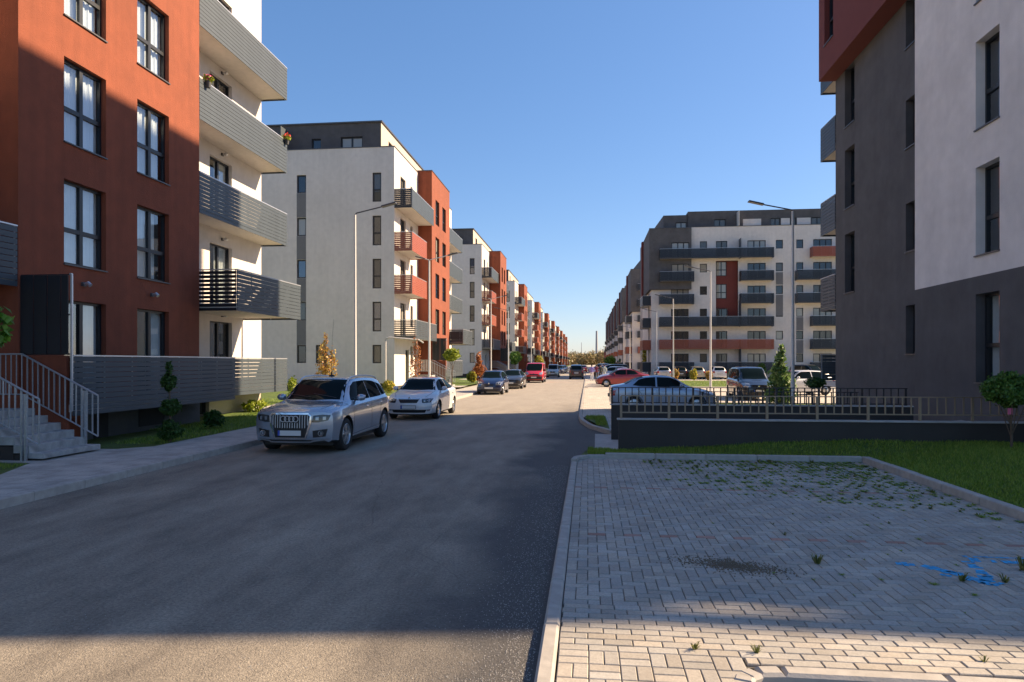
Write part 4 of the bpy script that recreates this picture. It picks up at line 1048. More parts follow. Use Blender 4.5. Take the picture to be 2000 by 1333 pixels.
def left_building(Y0, lod, label, variant=0, prot=1.1):
    root = empty('apartment_building', (-13.2, Y0, 0), 0, label, 'building', 'apartment blocks along the left side of the street')
    F = Fac(root, 0, 0, 90)
    W_ = MB(); Rd = MB(); R0, R1, L_ = 6.6, 13.42, 19.7
    gl = ['glass_dark', 'glass_mid', 'glass_curtain', 'glass_blue']
    def gk(k): return gl[[0, 1, 3, 2, 0, 1, 3, 0][k % 8]]
    # near wing (white): doors and a small window on each level
    holes = []
    for i, z in enumerate(FL): holes += [(1.55, 2.95, z + .24, z + 2.62), (4.3, 5.0, z + 1.0, z + 2.62)]
    holes[0] = (2.9, 3.9, .35, 2.9); holes[1] = (4.3, 5.0, 1.9, 3.2)
    panel(W_, 0, R0, .35, ROOF, holes, 'white_plaster')
    panel(W_, 0, R0, -.1, .35, [], 'wall_dark', y=.02)
    for k, h in enumerate(holes): window(F, h[0], h[2], h[1]-h[0], h[3]-h[2], 'door' if k % 2 == 0 else 'single', min(1, max(lod, 1)), gk(k + variant))
    F.build(W_, 'wall'); W_ = MB()
    # far wing (white)
    holes = [(15.9, 17.4, z + .24, z + 2.62) for z in FL]
    panel(W_, R1, L_, .85, ROOF, holes, 'white_plaster')
    panel(W_, R1, L_, -.1, .85, [(15.3, 15.9, .1, .75)] if lod < 2 else [], 'beige_plaster' if lod < 1 else 'wall_dark', y=.02)
    if lod < 2: window(F, 15.3, .1, .6, .65, 'single', 1, 'glass_dark', y=.02)
    for k, h in enumerate(holes):
        window(F, h[0], h[2], h[1]-h[0], h[3]-h[2], 'door', 0 if lod == 0 else 1, 'glass_clear' if lod == 0 else gk(k + 2 + variant), curtain=('curtain', .5, 1) if k in (2, 1) else ('curtain', .0, .5) if k == 3 else None)
        if lod < 2: wall_lamp(F, h[0] + .8, h[3] + .22)
    F.build(W_, 'wall')
    # red block
    y = -prot
    cols = [(7.88, 9.27), (10.47, 11.87)]; rows = [(4.30, 6.28), (7.15, 9.13), (10.10, 12.06), (13.05, 15.03)]
    holes = [(a, b, c, d) for a, b in cols for c, d in rows]; dh = [(a, b, 1.05, 3.46) for a, b in cols]
    dep = .20
    panel(Rd, R0, R1, .0, ROOF + .15, holes + dh, 'red_plaster', y=y, depth=dep)
    Rd.face([(R0, y, 0), (R0, 0, 0), (R0, 0, ROOF + .15), (R0, y, ROOF + .15)], 'red_plaster'); Rd.face([(R1, y, 0), (R1, y, ROOF + .15), (R1, 0, ROOF + .15), (R1, 0, 0)], 'red_plaster')
    Rd.face([(R0, y, ROOF + .15), (R1, y, ROOF + .15), (R1, 3, ROOF + .15), (R0, 3, ROOF + .15)], 'grey_plaster')
    Rd.face([(R0, 0, ROOF), (R0, 3, ROOF), (R0, 3, ROOF + .15), (R0, 0, ROOF + .15)], 'red_plaster')
    F.build(Rd, 'wall')
    cur = [('curtain', 0, 1), ('blind', 0, 1), ('blind', 0, .97), ('curtain', .0, 1), ('curtain', .05, .8), ('curtain', 0, .9), ('blind', 0, 1), ('curtain_yellow', .0, 1)]
    for k, h in enumerate(holes):
        window(F, h[0], h[2], h[1]-h[0], h[3]-h[2], 'double', lod if lod < 2 else 1, 'glass_clear' if lod == 0 else gk(k + variant), y=y, depth=dep, curtain=cur[k])
    for h in dh: window(F, h[0], h[2], h[1]-h[0], h[3]-h[2], 'door', lod if lod < 2 else 1, 'glass_clear' if lod == 0 else 'glass_dark', y=y, depth=dep, curtain=('curtain', .55, 1))
    if lod < 2:
        for h in dh: wall_lamp(F, (h[0]+h[1])/2 - .1, 4.0 - .12, y=y)
    # roof: coping, parapet, attic
    b = MB(); D = 14.5
    b.box(-.03, -.04, ROOF, R0, .3, ROOF + .06, 'lamp_head'); b.box(R0 - .03, y - .04, ROOF + .152, R1 + .03, y + .25, ROOF + .21, 'lamp_head'); b.box(R1 + .03, -.04, ROOF, L_ + .03, .3, ROOF + .06, 'lamp_head')
    b.box(-.03, .3, ROOF, .27, D, ROOF + .06, 'lamp_head'); b.box(R0 - .03, y + .25, ROOF + .152, R0 + .2, .6, ROOF + .21, 'lamp_head')
    F.build(b, 'coping')
    b = MB(); b.face([(0, 0, ROOF - .05), (L_, 0, ROOF - .05), (L_, D, ROOF - .05), (0, D, ROOF - .05)], 'grey_plaster'); F.build(b, 'roof')
    A = MB(); a0 = 1.3; AT = 18.95
    panel(A, 1.2, L_ - .8, ROOF - .05, AT, [(3.0, 4.4, 17.0, 18.2), (9.0, 10.4, 17.0, 18.2), (15.5, 16.9, 17.0, 18.2)], 'beige_plaster', y=a0)
    A.face([(1.15, a0 - .05, AT), (L_ - .75, a0 - .05, AT), (L_ - .75, D, AT), (1.15, D, AT)], 'grey_plaster'); A.face([(L_ - .8, a0, ROOF - .05), (L_ - .8, D, ROOF - .05), (L_ - .8, D, AT), (L_ - .8, a0, AT)], 'grey_plaster')
    A.box(1.1, a0 - .1, AT + .002, L_ - .7, a0 + .2, AT + .1, 'lamp_head'); A.box(1.1, a0 + .2, AT + .002, 1.4, D, AT + .1, 'lamp_head')
    F.build(A, 'attic')
    for u in (3.0, 9.0, 15.5): window(F, u, 17.0, 1.4, 1.2, 'double', 1, 'glass_mid', y=a0)
    # end wall towards the camera
    E = Fac(root, -D, 0, 0); Ew = MB(); hs = []; c1 = D - 1.54; c2 = D - 6.98
    for z0, z1 in ((13.05, 15.06), (10.05, 12.1), (7.08, 9.13), (4.12, 6.17), (1.93, 3.2)): hs.append((c1, c1 + .62, z0, z1))
    for z0, z1 in ((13.8, 15.05), (10.8, 12.08), (7.86, 9.15), (4.9, 6.22), (1.95, 3.2)): hs.append((c2, c2 + .68, z0, z1))
    hs.append((D - 5.6, D - 4.9, 1.93, 3.2))
    for z0, z1 in ((13.05, 15.06), (10.05, 12.1), (7.08, 9.13)): hs.append((3.85, 4.75, z0, z1))
    panel(Ew, 0, D, .55, ROOF, hs, 'white_plaster', depth=.16); panel(Ew, 0, D, -.1, .55, [], 'wall_dark', y=.02)
    for z0, z1 in ((12.09, 13.79), (9.16, 10.79), (6.23, 7.85), (3.21, 4.89)): Ew.box(c2, -.004, z0, c2 + .68, .02, z1, 'mid_grey_plaster')
    E.build(Ew, 'wall')
    for k, h in enumerate(hs): window(E, h[0], h[2], h[1]-h[0], h[3]-h[2], 'split' if h[3]-h[2] > 1.5 else 'single', 1, gk(k*3 + variant), depth=.16)
    Ea = MB(); a1 = D - a0
    panel(Ea, 0, a1, ROOF - .05, AT, [(a1 - 2.95, a1 - 1.35, 17.15, 18.0), (a1 - 5.1, a1 - 4.4, 17.15, 17.95)], 'grey_plaster', y=1.2); E.build(Ea, 'attic')
    window(E, a1 - 2.95, 17.15, 1.6, .85, 'door', 1, 'glass_curtain', y=1.2); window(E, a1 - 5.1, 17.15, .7, .8, 'single', 1, 'glass_dark', y=1.2)
    b = MB(); b.box(0, 0, 0, .05, 1.15, 1.75, 'slat_grey'); o = E.put('terrace_divider', b.data('terrace_divider'), a1 - 6.9, .02, ROOF)
    # far end and back walls
    b = MB(); b.face([(L_, 0, -.1), (L_, D, -.1), (L_, D, ROOF), (L_, 0, ROOF)], 'white_plaster'); b.face([(0, D, -.1), (L_, D, -.1), (L_, D, AT), (0, D, AT)], 'white_plaster'); F.build(b, 'wall')
    # balconies: near wing
    g = 'slat_grey'
    balcony(F, 0, R0 - .02, FL[4], 1.26, g, lod, (True, False), gaps=.012, side_m='slat_dark')
    balcony(F, 0 if lod else -.0, 4.25, FL[3], 1.26, 'slat_red', lod, gaps=.022); balcony(F, 0, 4.25, FL[2], 1.26, 'slat_red', lod, gaps=.022)
    balcony(F, 0, R0 - .02, FL[1], 1.1 if lod == 0 else 1.5, g, lod, (True, False), gaps=.04, side_m='slat_dark')
    # far wing
    for i in (4, 3, 2): balcony(F, R1 + .02, L_, FL[i], 1.1, g, lod, (False, True), gaps=.03)
    balcony(F, R1 + .12, 18.25, FL[1], 2.3, g, lod, (True, True), gaps=.035, side_m='slat_dark')
    balcony(F, R1 + .06, L_, FL[0], 1.1, g, lod, (False, True), gaps=.03)
    # terrace in front of the red block
    b = MB(); b.box(.02, -1.14, .08, R1 - R0 - .1, 0, .24, 'slab'); t_ = F.put('terrace', b.data('terrace'), R0 + .12, y, FL[0])
    railing(F, t_, R1 - R0 - .1, 1.28, g, lod, (0, -1.18, 0), 0, .010, 11)
    railing(F, t_, 1.1, 1.28, g, lod, (R1 - R0 - .1, -1.15, 0), R(90), .04, 10)
    b = MB(); b.box(0, -1.06, .1, .1, 0, 2.14, 'red_plaster'); F.put('terrace_wall', b.data('terrace_wall'), R0 + .06, y, 0)
    # vertical privacy screen at the terrace's near end
    sc = MB(); sc.box(0, -1.16, 1.70, .06, -1.13, 1.74, 'trim_light'); sc.box(0, -1.185, -1.2, .04, -1.15, 1.72, 'trim_light'); sc.box(0, -1.13, .0, .04, 0, .03, 'anthracite'); sc.box(0, -1.13, 1.70, .04, 0, 1.72, 'anthracite'); sc.box(.0, -1.13, .84, .04, 0, .87, 'anthracite')
    so = F.put('privacy_screen', sc.data('privacy_screen'), R0 + .07, y, 2.16)
    if lod < 2:
        b = MB(); b.box(-.03, 0, 0, 0, .150, 1.68, 'slat_dark', .012); me = b.data('slat')
        for k in range(7): inst('slat', me, so, (-.025*(k % 2), -1.11 + k*.158, .02))
    # under the terrace: dark recess with cellar openings
    b = MB(); b.box(R0 + 1.9, y - .02, .1, R1, y - .005, .95, 'basement'); b.box(R0 + 2.2, y - .04, .12, R0 + 2.7, y - .02, .85, 'room_dark'); b.box(R0 + 3.9, y - .04, .25, R0 + 5.0, y - .02, .85, 'room_dark')
    F.build(b, 'basement')
    return root
def stairs(x, y, w_, label, lod=0, n=6):
    root = empty('entrance_steps', (x, y, 0), 0, label, 'stairs')
    for i in range(n):
        b = MB(); z = .12 + i*.15; b.box(-.30, 0, -.155 if i else -.1, .02, w_, -.001, 'step_stone', .008)
        b.build('step', root, (-i*.3, 0, z + .15))
        if i: s_ = MB(); s_.box(-.28, .0, -.0, -.001, w_ - .02, z - .03, 'wall_dark'); s_.build('base', root, (-i*.3, .0, .0))
    s_ = MB(); s_.box(-1.9 - n*.3, 0, 0, -n*.3 - .0, w_, .12 + n*.15 - .02, 'wall_dark'); s_.box(-1.9 - n*.3, -.02, .12 + n*.15 - .02, -n*.3, w_ + .02, .12 + n*.15, 'step_stone'); s_.build('landing', root)
    return root
def stair_rail(x, y, label, slope=.5, ln=1.75, z0=1.30, h=.86, flat=1.2, group='galvanised stair railings'):
    root = empty('stair_railing', (x, y, 0), 0, label, 'railing', group)
    m = 'galvanised'
    b = MB(); top = [(.12, 0, z0), (0, 0, z0 + .0), (-ln, 0, z0 + ln*slope), (-ln - flat, 0, z0 + ln*slope)]
    b.tube(top[1:], .02, m, 6); b.build('handrail', root)
    b = MB(); b.tube([(0, 0, z0 - h), (-ln, 0, z0 - h + ln*slope), (-ln - flat, 0, z0 - h + ln*slope)], .016, m, 6); b.build('bottom_rail', root)
    n_ = 14; bm = MB(); bm.box(-.011, -.011, -h, .011, .011, 0, m); me = bm.data('baluster')
    for k in range(n_ + 8):
        xx = -ln*k/n_ if k <= n_ else -ln - (k - n_)*.125
        if xx < -ln - flat: break
        inst('baluster', me, root, (xx, 0, z0 + min(ln, -xx)*slope))
    for px in (-.28, -.36): b = MB(); b.box(px - .02, -.02, .1, px + .02, .02, z0 + .1, m); b.build('post', root)
    return root
# ================================================================== the place
LB = []
LB.append(left_building(6.7, 0, 'nearest left block, rust red facade beside white wall with grey slatted balconies'))
LB.append(left_building(45.55, 1, 'second left block with wide grey-white end wall and orange and grey balconies', 1))
LB.append(left_building(84.4, 1, 'third left block from the camera, slim windows down its pale end wall', 2, 1.5))
LB.append(left_building(123.3, 2, 'fourth left block, small red side behind the third block', 3))
kidmap = {}
for c in bpy.data.objects:
    if c.parent: kidmap.setdefault(c.parent.name, []).append(c)
words = ['fifth', 'sixth', 'seventh', 'eighth', 'ninth', 'tenth', 'eleventh and farthest']
for i, y in enumerate((162.2, 201.1, 240, 279, 318, 357, 396)):
    o = copy_tree(LB[3], None, kidmap); o.location = (-13.2, y, 0); o['label'] = '%s left block down the street, seen as a thin red and white sliver' % words[i]

stairs(-10.28, 11.85, 1.52, 'grey block entrance steps between two metal railings, nearest left building')
stair_rail(-10.26, 13.30, 'metal railing on the far side of the nearest entrance steps, against the slatted terrace')
stair_rail(-10.30, 11.80, 'metal railing on the near side of the entrance steps, cut by the frame')
for Y0, nm in ((45.55, 'second'), (84.4, 'third')):
    stairs(-10.28, Y0 + 5.1, 1.5, 'pale entrance steps in front of the %s left block' % nm)
    stair_rail(-10.26, Y0 + 6.6, 'metal railing beside the far edge of the %s left block steps' % nm); stair_rail(-10.3, Y0 + 5.05, 'metal railing beside the near edge of the %s left block steps' % nm)
# white rounded canopy frame and gate at the second block's corner
b = MB(); b.tube([(0, 0, 0), (0, 0, 3.35), (.06, 0, 3.5), (.25, 0, 3.56), (2.2, 0, 3.4), (2.5, 0, 3.2)], .05, 'white_plaster', 8)
tag(b.build('canopy_frame', None, (-13.4, 44.2, .1), R(12), smooth=True), 'thin white bent tube frame at the corner of the second left block', 'frame')

# ---- right block in the foreground
rb = empty('apartment_building', (9.0, 14.5, 0), 0, 'nearest right block, pale and dark grey wall under a red overhang', 'building')
A = Fac(rb, 0, 5.47, -90)       # u runs towards the camera: u = 19.97 - Y
wm = MB(); hs = [(2.97, 3.90, z, z + 2.05) for z in (1.53, 4.48, 7.41, 10.36)]
def split_panel(mb, u0, u1, zc, z1, hs, lo, hi, **k):
    panel(mb, u0, u1, -.1, zc, [h for h in hs if h[2] < zc], lo, **k); panel(mb, u0, u1, zc, z1, [h for h in hs if h[2] >= zc], hi, **k)
NU = 7.25; NM = 5.10; NB = 5.75  # near end lies out of view, angled to place its shadow edge
split_panel(wm, 0, NU, 4.0, 15.93, hs, 'grey_plaster', 'white_plaster_lit', depth=.28)
for (u0, y0), (u1, y1) in (((NU, 0), (NM, 14.2)), ((NM, 14.2), (NB, 19))):
    wm.face([(u0, y0, 4.0), (u1, y1, 4.0), (u1, y1, 15.93), (u0, y0, 15.93)], 'white_plaster_lit'); wm.face([(u0, y0, -.1), (u1, y1, -.1), (u1, y1, 4.0), (u0, y0, 4.0)], 'grey_plaster')
wm.face([(0, 0, -.1), (0, 0, 15.93), (0, .22, 15.93), (0, .22, -.1)], 'grey_plaster'); wm.face([(0, 0, 15.93), (NU, 0, 15.93), (NM, 14.2, 15.93), (NB, 19, 15.93), (0, 19, 15.93)], 'grey_plaster'); wm.face([(0, 19, 0), (NB, 19, 0), (NB, 19, 15.93), (0, 19, 15.93)], 'white_plaster')
A.build(wm, 'wall')
for k, h in enumerate(hs): window(A, h[0], h[2], .93, 2.05, 'split', 0, 'glass_clear', depth=.28, curtain=('curtain', .0, .3) if k == 0 else None)
b = MB(); b.tube([(.1, .2, 16.50), (NU - .15, .2, 16.50), (NM - .05, 14.2, 16.50), (NM + .05, 18.8, 16.50)], .19, 'lamp_head', 6)
for k in range(7): uu = NU - .15 - k*(NU - NM)/6.6; yy = .2 + k*14./6.6; b.box(uu - .02, yy, 15.93, uu + .02, yy + .04, 16.45, 'lamp_head')
A.build(b, 'roof_rail')  # unseen thick tube and posts, added to cast a line shadow
B = Fac(rb, .2, 12.12, -90)     # u = 26.62 - Y
wm = MB(); hs = [(.92, 1.82, z, z + 2.1) for z in (4.48, 7.5, 10.42)] + [(5.65, 6.47, z, z + 1.4) for z in (2.24, 5.2, 8.2, 11.1)]
panel(wm, 0, 6.65, -.1, 23.4, hs, 'grey_plaster', depth=.28)
wm.face([(0, 0, -.1), (0, 0, 23.4), (0, 2.4, 23.4), (0, 2.4, -.1)], 'grey_plaster'); wm.face([(6.65, 0, 15.9), (6.65, 2.4, 15.9), (6.65, 2.4, 23.4), (6.65, 0, 23.4)], 'grey_plaster'); wm.face([(0, 0, 23.4), (6.65, 0, 23.4), (6.65, 2.4, 23.4), (0, 2.4, 23.4)], 'grey_plaster')
B.build(wm, 'wall')
for h in hs: window(B, h[0], h[2], h[1]-h[0], h[3]-h[2], 'split' if h[0] < 2 else 'single', 0, 'glass_clear', depth=.28)
rd = MB(); hr = [(.6, 1.5, 13.55, 15.6), (.6, 1.5, 16.5, 18.5)]
panel(rd, 0, 6.2, 12.5, 23.7, hr, 'dark_red_plaster', y=-.6, depth=.25)
rd.face([(0, -.6, 12.5), (6.2, -.6, 12.5), (6.2, 0, 12.5), (0, 0, 12.5)], 'dark_red_plaster'); rd.face([(0, -.6, 12.5), (0, 0, 12.5), (0, 0, 23.7), (0, -.6, 23.7)], 'dark_red_plaster'); rd.face([(6.2, -.6, 12.5), (6.2, -.6, 23.7), (6.2, 0, 23.7), (6.2, 0, 12.5)], 'dark_red_plaster'); rd.face([(0, -.6, 23.7), (6.2, -.6, 23.7), (6.2, 1, 23.7), (0, 1, 23.7)], 'grey_plaster')
B.build(rd, 'overhang')
for h in hr: window(B, h[0], h[2], .9, h[3]-h[2], 'split', 0, 'glass_clear', y=-.6, depth=.25)
cm = MB(); cm.box(2.6, 6.6, -.1, 19, 18.1, 25.9, 'grey_plaster'); cm.build('wall', rb)
G_ = Fac(rb, 2.5, 12.12, 180)   # far end: u runs towards the street
for k, z in enumerate((4.0, 6.98, 9.93, 12.6)):
    balcony(G_, 0, 2.32, z, 1.6, 'slat_grey', 0 if k < 3 else 1, (True, True), gaps=.014)
balcony(G_, 0, 2.32, 1.02, 1.6, 'slat_grey', 0, (True, False), gaps=.03)

# ---- ramp walls and railings in front of it
def ramp_wall(y0, x0, x1, top, label):
    b = MB(); b.box(x0, y0, -.1, x1, y0 + .2, top - .03, 'wall_dark'); o = b.build('retaining_wall'); tag(o, label, 'wall', 'dark walls of the access ramp')
    b = MB(); b.box(x0 - .03, y0 - .03, top - .028, x1, y0 + .23, top, 'concrete', .008); b.build('coping', o); return o
ramp_wall(14.86, .66, 8.99, .784, 'nearer dark retaining wall of the ramp with a pale coping, above the grass'); ramp_wall(17.6, .6, 7.9, .934, 'farther dark retaining wall of the ramp, its end beside the silver sedan')
def fence(x0, x1, y, zt, zb, foot, post, label, m='rail_bronze', bal=.17, n=6):
    root = empty('ramp_railing', (x0, y, 0), 0, label, 'railing', 'railings on the ramp walls')
    b = MB(); b.box(0, -.02, zt - .02, x1 - x0, .02, zt, m); b.build('top_rail', root); b = MB(); b.box(0, -.015, zb, x1 - x0, .015, zb + .025, m); b.build('bottom_rail', root)
    b1 = MB(); b1.box(-.024, -.02, foot, .024, .02, zt - .021, m); pm = b1.data('post'); b2 = MB(); b2.box(-.013, -.01, zb + .026, .013, .01, zt - .021, m); bm = b2.data('baluster')
    k = 0; x = 0
    while x <= x1 - x0:
        inst('post' if k % n == 0 else 'baluster', pm if k % n == 0 else bm, root, (x, 0, 0)); x += bal; k += 1
    return root
fence(.72, 8.9, 14.96, 1.285, .90, .785, 1, 'bronze railing on the nearer ramp wall'); fence(.62, 7.8, 17.7, 1.365, .955, .935, 1, 'dark railing on the farther ramp wall', 'rail_dark')
fence(3.3, 7.6, 20.2, 1.16, .72, .05, 1, 'short dark railing at the head of the ramp, behind the farther wall', 'rail_dark')
b = MB(); b.mesh_([(.9, 15.08, .03), (.9, 17.58, .03), (8.98, 17.58, .60), (8.98, 15.08, .60)], [(0, 3, 2, 1)], 'concrete'); tag(b.build('ramp'), kind='structure')

# ---- large right block across the car park, facing the camera
def right_block(Y0, lod, label, full=True):
    root = empty('apartment_building', (8.0, Y0, 0), 0, label, 'building', 'apartment blocks along the right side of the street')
    F = Fac(root, 0, 0, 0); x_ = lambda X: X - 8.0; W_ = MB(); D = 15.; XR = 40. if full else 26.
    tops = [2.0 + 2.93*i for i in range(6)]
    hs = []; kinds = []
    def add(a, b_, i, kind, lo=0., hi=1.12):
        hs.append((x_(a), x_(b_), tops[i] - lo if lo else tops[i] - 1.05, tops[i] + hi)); kinds.append(kind)
    reps = (0, 15.6) if full else (0,)
    for i in range(6):
        if i < 4: add(10.85, 13.11, i, 'triple')
        add(14.53, 15.44, i, 'single', .001)
        if i in (0, 1, 2, 5): add(16.57, 18.01, i, 'door')
        add(20.55, 22.84, i, 'triple'); add(24.09, 24.98, i, 'single', .001); add(26.62, 27.49, i, 'single', .001)
        if full: add(28.71, 31.01, i, 'triple'); add(33.5, 34.4, i, 'single', .001); add(36, 38, i, 'triple')
    P0 = 19.62; AT = 21.9
    red = (x_(16.57), x_(19.36), 7.9, 15.2)
    panel(W_, x_(8.33), x_(16.0), .1, 12.0, [h for h in hs if h[1] < x_(16.0) and h[3] < 12.0], 'white_plaster', depth=.15)
    panel(W_, x_(13.39), x_(16.0), 12.0, P0, [h for h in hs if h[1] < x_(16.0) and h[0] > x_(13.39) and h[3] > 12.0], 'white_plaster', depth=.15)
    panel(W_, x_(16.0), XR - 8, .1, P0, [h for h in hs if h[0] > x_(16.0)] + [red], 'white_plaster', depth=.15)
    panel(W_, 0.3, XR - 8, -.1, .1, [], 'wall_dark')
    F.build(W_, 'wall')
    for h, k in zip(hs, kinds):
        if h[1] < x_(13.39) and h[3] > 12.0: continue
        window(F, h[0], h[2], h[1]-h[0], h[3]-h[2], k, 1, ['glass_dark', 'glass_mid', 'glass_dark', 'glass_curtain', 'glass_dark'][int(h[0]*3 + h[2]) % 5], depth=.15)
    # red recessed panel
    Rm = MB(); hr = [(x_(16.62), x_(17.98), z, z + 1.9) for z in (13.6 - .35, 10.65 - .35)]
    panel(Rm, red[0], red[1], red[2], red[3], hr, 'dark_red_plaster', y=.35, depth=.1)
    Rm.face([(red[1], 0, red[2]), (red[1], .35, red[2]), (red[1], .35, red[3]), (red[1], 0, red[3])], 'red_plaster'); F.build(Rm, 'wall')
    for h in hr: window(F, h[0], h[2], h[1]-h[0], h[3]-h[2], 'double', 1, 'glass_curtain', y=.35, depth=.1)
    # grey projecting upper corner volume
    Gm = MB(); hg = [(x_(10.85), x_(13.11), 16.57 - 1.05, 17.6), (x_(10.85), x_(13.11), 13.67 - 1.05, 14.8)]
    panel(Gm, x_(8.0), x_(13.39), 11.5, 19.45, hg, 'grey_plaster', y=-.5, depth=.2)
    Gm.face([(0, -.5, 11.5), (x_(13.39), -.5, 11.5), (x_(13.39), 0, 11.5), (0, 0, 11.5)], 'grey_plaster'); Gm.face([(x_(13.39), -.5, 11.5), (x_(13.39), -.5, 19.45), (x_(13.39), 0, 19.45), (x_(13.39), 0, 11.5)], 'grey_plaster')
    F.build(Gm, 'corner_volume')
    for h in hg: window(F, h[0], h[2], h[1]-h[0], h[3]-h[2], 'triple', 1, 'glass_curtain', y=-.5, depth=.2)
    # street side: grey above, red strip with its shade put into a darker red, white below
    S_ = Fac(root, 0, D, -90); s = MB()
    s.face([(0, .33, -.1), (D, .33, -.1), (D, .33, 11.5), (0, .33, 11.5)], 'white_plaster'); panel(s, 0, D + .5, 11.5, 19.45, [(2, 3, 13, 15), (2, 3, 16, 18)], 'grey_plaster', y=0, depth=.2)
    s.face([(0, 0, 11.5), (D + .5, 0, 11.5), (D + .5, .33, 11.5), (0, .33, 11.5)], 'grey_plaster'); s.box(5, -.25, 11.0, 6.2, -.01, 19.4, 'dark_red_plaster'); s.box(10.4, .31, -.1, 12, .329, 11.4, 'mid_grey_plaster')
    S_.build(s, 'wall')
    for z in (13, 16): window(S_, 2, z, 1, 2, 'split', 1, 'glass_dark')
    for i in range(4): balcony(S_, 9.7, 14.2, tops[i] - 1.28, 1.1, 'slat_anthracite' if i != 1 else 'slat_red', 2, y=.33)
    # roof and attic
    r = MB(); r.face([(0, -.5, 19.45), (x_(13.39), -.5, 19.45), (x_(13.39), D, 19.45), (0, D, 19.45)], 'grey_plaster'); r.face([(x_(13.39), 0, P0 - .2), (XR - 8, 0, P0 - .2), (XR - 8, D, P0 - .2), (x_(13.39), D, P0 - .2)], 'grey_plaster')
    r.face([(XR - 8, 0, 0), (XR - 8, D, 0), (XR - 8, D, P0), (XR - 8, 0, P0)], 'white_plaster'); r.face([(0, D, 0), (XR - 8, D, 0), (XR - 8, D, 19.4), (0, D, 19.4)], 'white_plaster'); r.face([(x_(9.4), D, 19.4), (XR - 8.8, D, 19.4), (XR - 8.8, D, 21.5), (x_(9.4), D, 21.5)], 'grey_plaster')
    r.box(-.02, -.55, 19.452, x_(13.39), -.25, 19.52, 'lamp_head'); r.box(x_(13.39), -.05, P0, XR - 8, .25, P0 + .07, 'lamp_head')
    F.build(r, 'roof')
    a = MB(); ha = [(x_(11.6), x_(13.0), 19.75, 20.55)]
    panel(a, x_(10.0), x_(13.16), 19.45, 21.5, ha, 'grey_plaster', y=1.2); window(F, ha[0][0], 19.75, 1.4, .8, 'door', 1, 'glass_curtain', y=1.2)
    ha2 = [(x_(15.9), x_(15.2), 19.9, 20.7), (x_(16.5), x_(18.0), 19.7, 20.8), (x_(23.7), x_(24.9), 19.7, 20.8), (x_(26.2), x_(26.9), 19.7, 20.8), (x_(28.8), x_(30.3), 19.7, 20.8)]
    ha2 = [h for h in ha2 if h[1] < XR - 8.5]
    panel(a, x_(13.16), XR - 8.8, 19.4, AT, ha2, 'grey_plaster', y=1.0)
    for h in ha2: window(F, h[0], h[2], h[1]-h[0], h[3]-h[2], 'triple' if h[1]-h[0] > 2 else 'door' if h[1]-h[0] > 1 else 'single', 1, 'glass_mid', y=1.0)
    a.box(x_(20.2), .98, 19.6, x_(22.5), .995, 20.75, 'white_plaster'); a.box(x_(25.0), .98, 19.6, x_(26.1), .995, 20.75, 'white_plaster'); a.box(x_(27.0), .98, 19.6, x_(28.7), .995, 20.75, 'white_plaster')
    a.face([(x_(10.0), 1.2, 19.45), (x_(10.0), 1.2, 21.5), (x_(9.4), D, 21.5), (x_(9.4), D, 19.45)], 'grey_plaster'); a.face([(x_(10.0), 1.2, 21.5), (x_(13.16), 1.2, 21.5), (x_(13.16), D, 21.5), (x_(9.4), D, 21.5)], 'grey_plaster')
    a.face([(x_(13.16), 1.0, AT), (XR - 8.8, 1.0, AT), (XR - 8.8, D, AT), (x_(13.16), D, AT)], 'grey_plaster'); a.face([(x_(13.16), 1.0, 21.5), (x_(13.16), 1.0, AT), (x_(13.16), D, AT), (x_(13.16), D, 21.5)], 'grey_plaster')
    F.build(a, 'attic')
    b = MB(); b.box(x_(19.4), -.3, 19.7, x_(19.5), 1.0, 21.6, 'slab'); b.box(x_(13.45), -.1, 15.5, x_(13.5), 0, 15.6, 'slab'); F.build(b, 'terrace_divider')
    # grey bands between stair windows
    b = MB(); b.box(x_(24.09), -.02, 8.0, x_(24.98), -.004, 10.7, 'mid_grey_plaster'); b.box(x_(24.09), -.02, 12.0, x_(24.98), -.004, 13.6, 'mid_grey_plaster')
    for z in (3.15, 6.1): b.box(x_(26.62), -.02, z, x_(27.49), -.004, z + 1.7, 'mid_grey_plaster')
    F.build(b, 'infill_panel')
    # balconies
    g, rr = 'slat_anthracite', 'slat_red'; lodb = 1 if lod < 2 else 2
    def bal(a, b_, i, m, **k): balcony(F, x_(a), x_(b_), tops[i] - 1.26, 1.2, m, lodb, (True, True), gapn=.006, gaps=.02, **k)
    bal(9.29, 13.64, 0, g); bal(16.4, 23.57, 0, g); bal(9.29, 19.5, 1, rr); bal(19.52, 23.57, 1, rr); bal(9.29, 19.5, 2, g); bal(19.52, 23.57, 2, g)
    bal(9.29, 13.64, 3, g); bal(19.5, 23.57, 3, g); bal(9.29, 13.64, 4, g, y=0 if 0 else 0); bal(19.5, 23.57, 4, g); bal(9.29, 19.5, 5, g); bal(19.52, 23.57, 5, g)
    if full:
        for i in range(6): bal(28.29 if i not in (3, 4) else 26.45, 32.5, i, rr if i == 5 else g)
    b = MB()
    for z0, z1 in ((.1, 4.0), (6.6, 10.0), (15.4, 17.9)): b.box(x_(19.45), -1.2, z0, x_(19.51), 0, z1, 'slat_grey')
    F.build(b, 'balcony_divider')
    return root
right_block(91, 1, 'large white, grey and brown balconied block facing the camera across the car park')
RB = right_block(130, 2, 'third right block, grey upper corner behind the large facing block', False)
kidmap = {}
for c in bpy.data.objects:
    if c.parent: kidmap.setdefault(c.parent.name, []).append(c)
for i, y in enumerate((163, 190, 214, 238, 262, 290)):
    o = copy_tree(RB, None, kidmap); o.location = (8.0, y, 0); o['label'] = '%s right block down the street, stepped grey and white end' % ['fourth', 'fifth', 'sixth', 'seventh', 'eighth', 'ninth and farthest'][i]

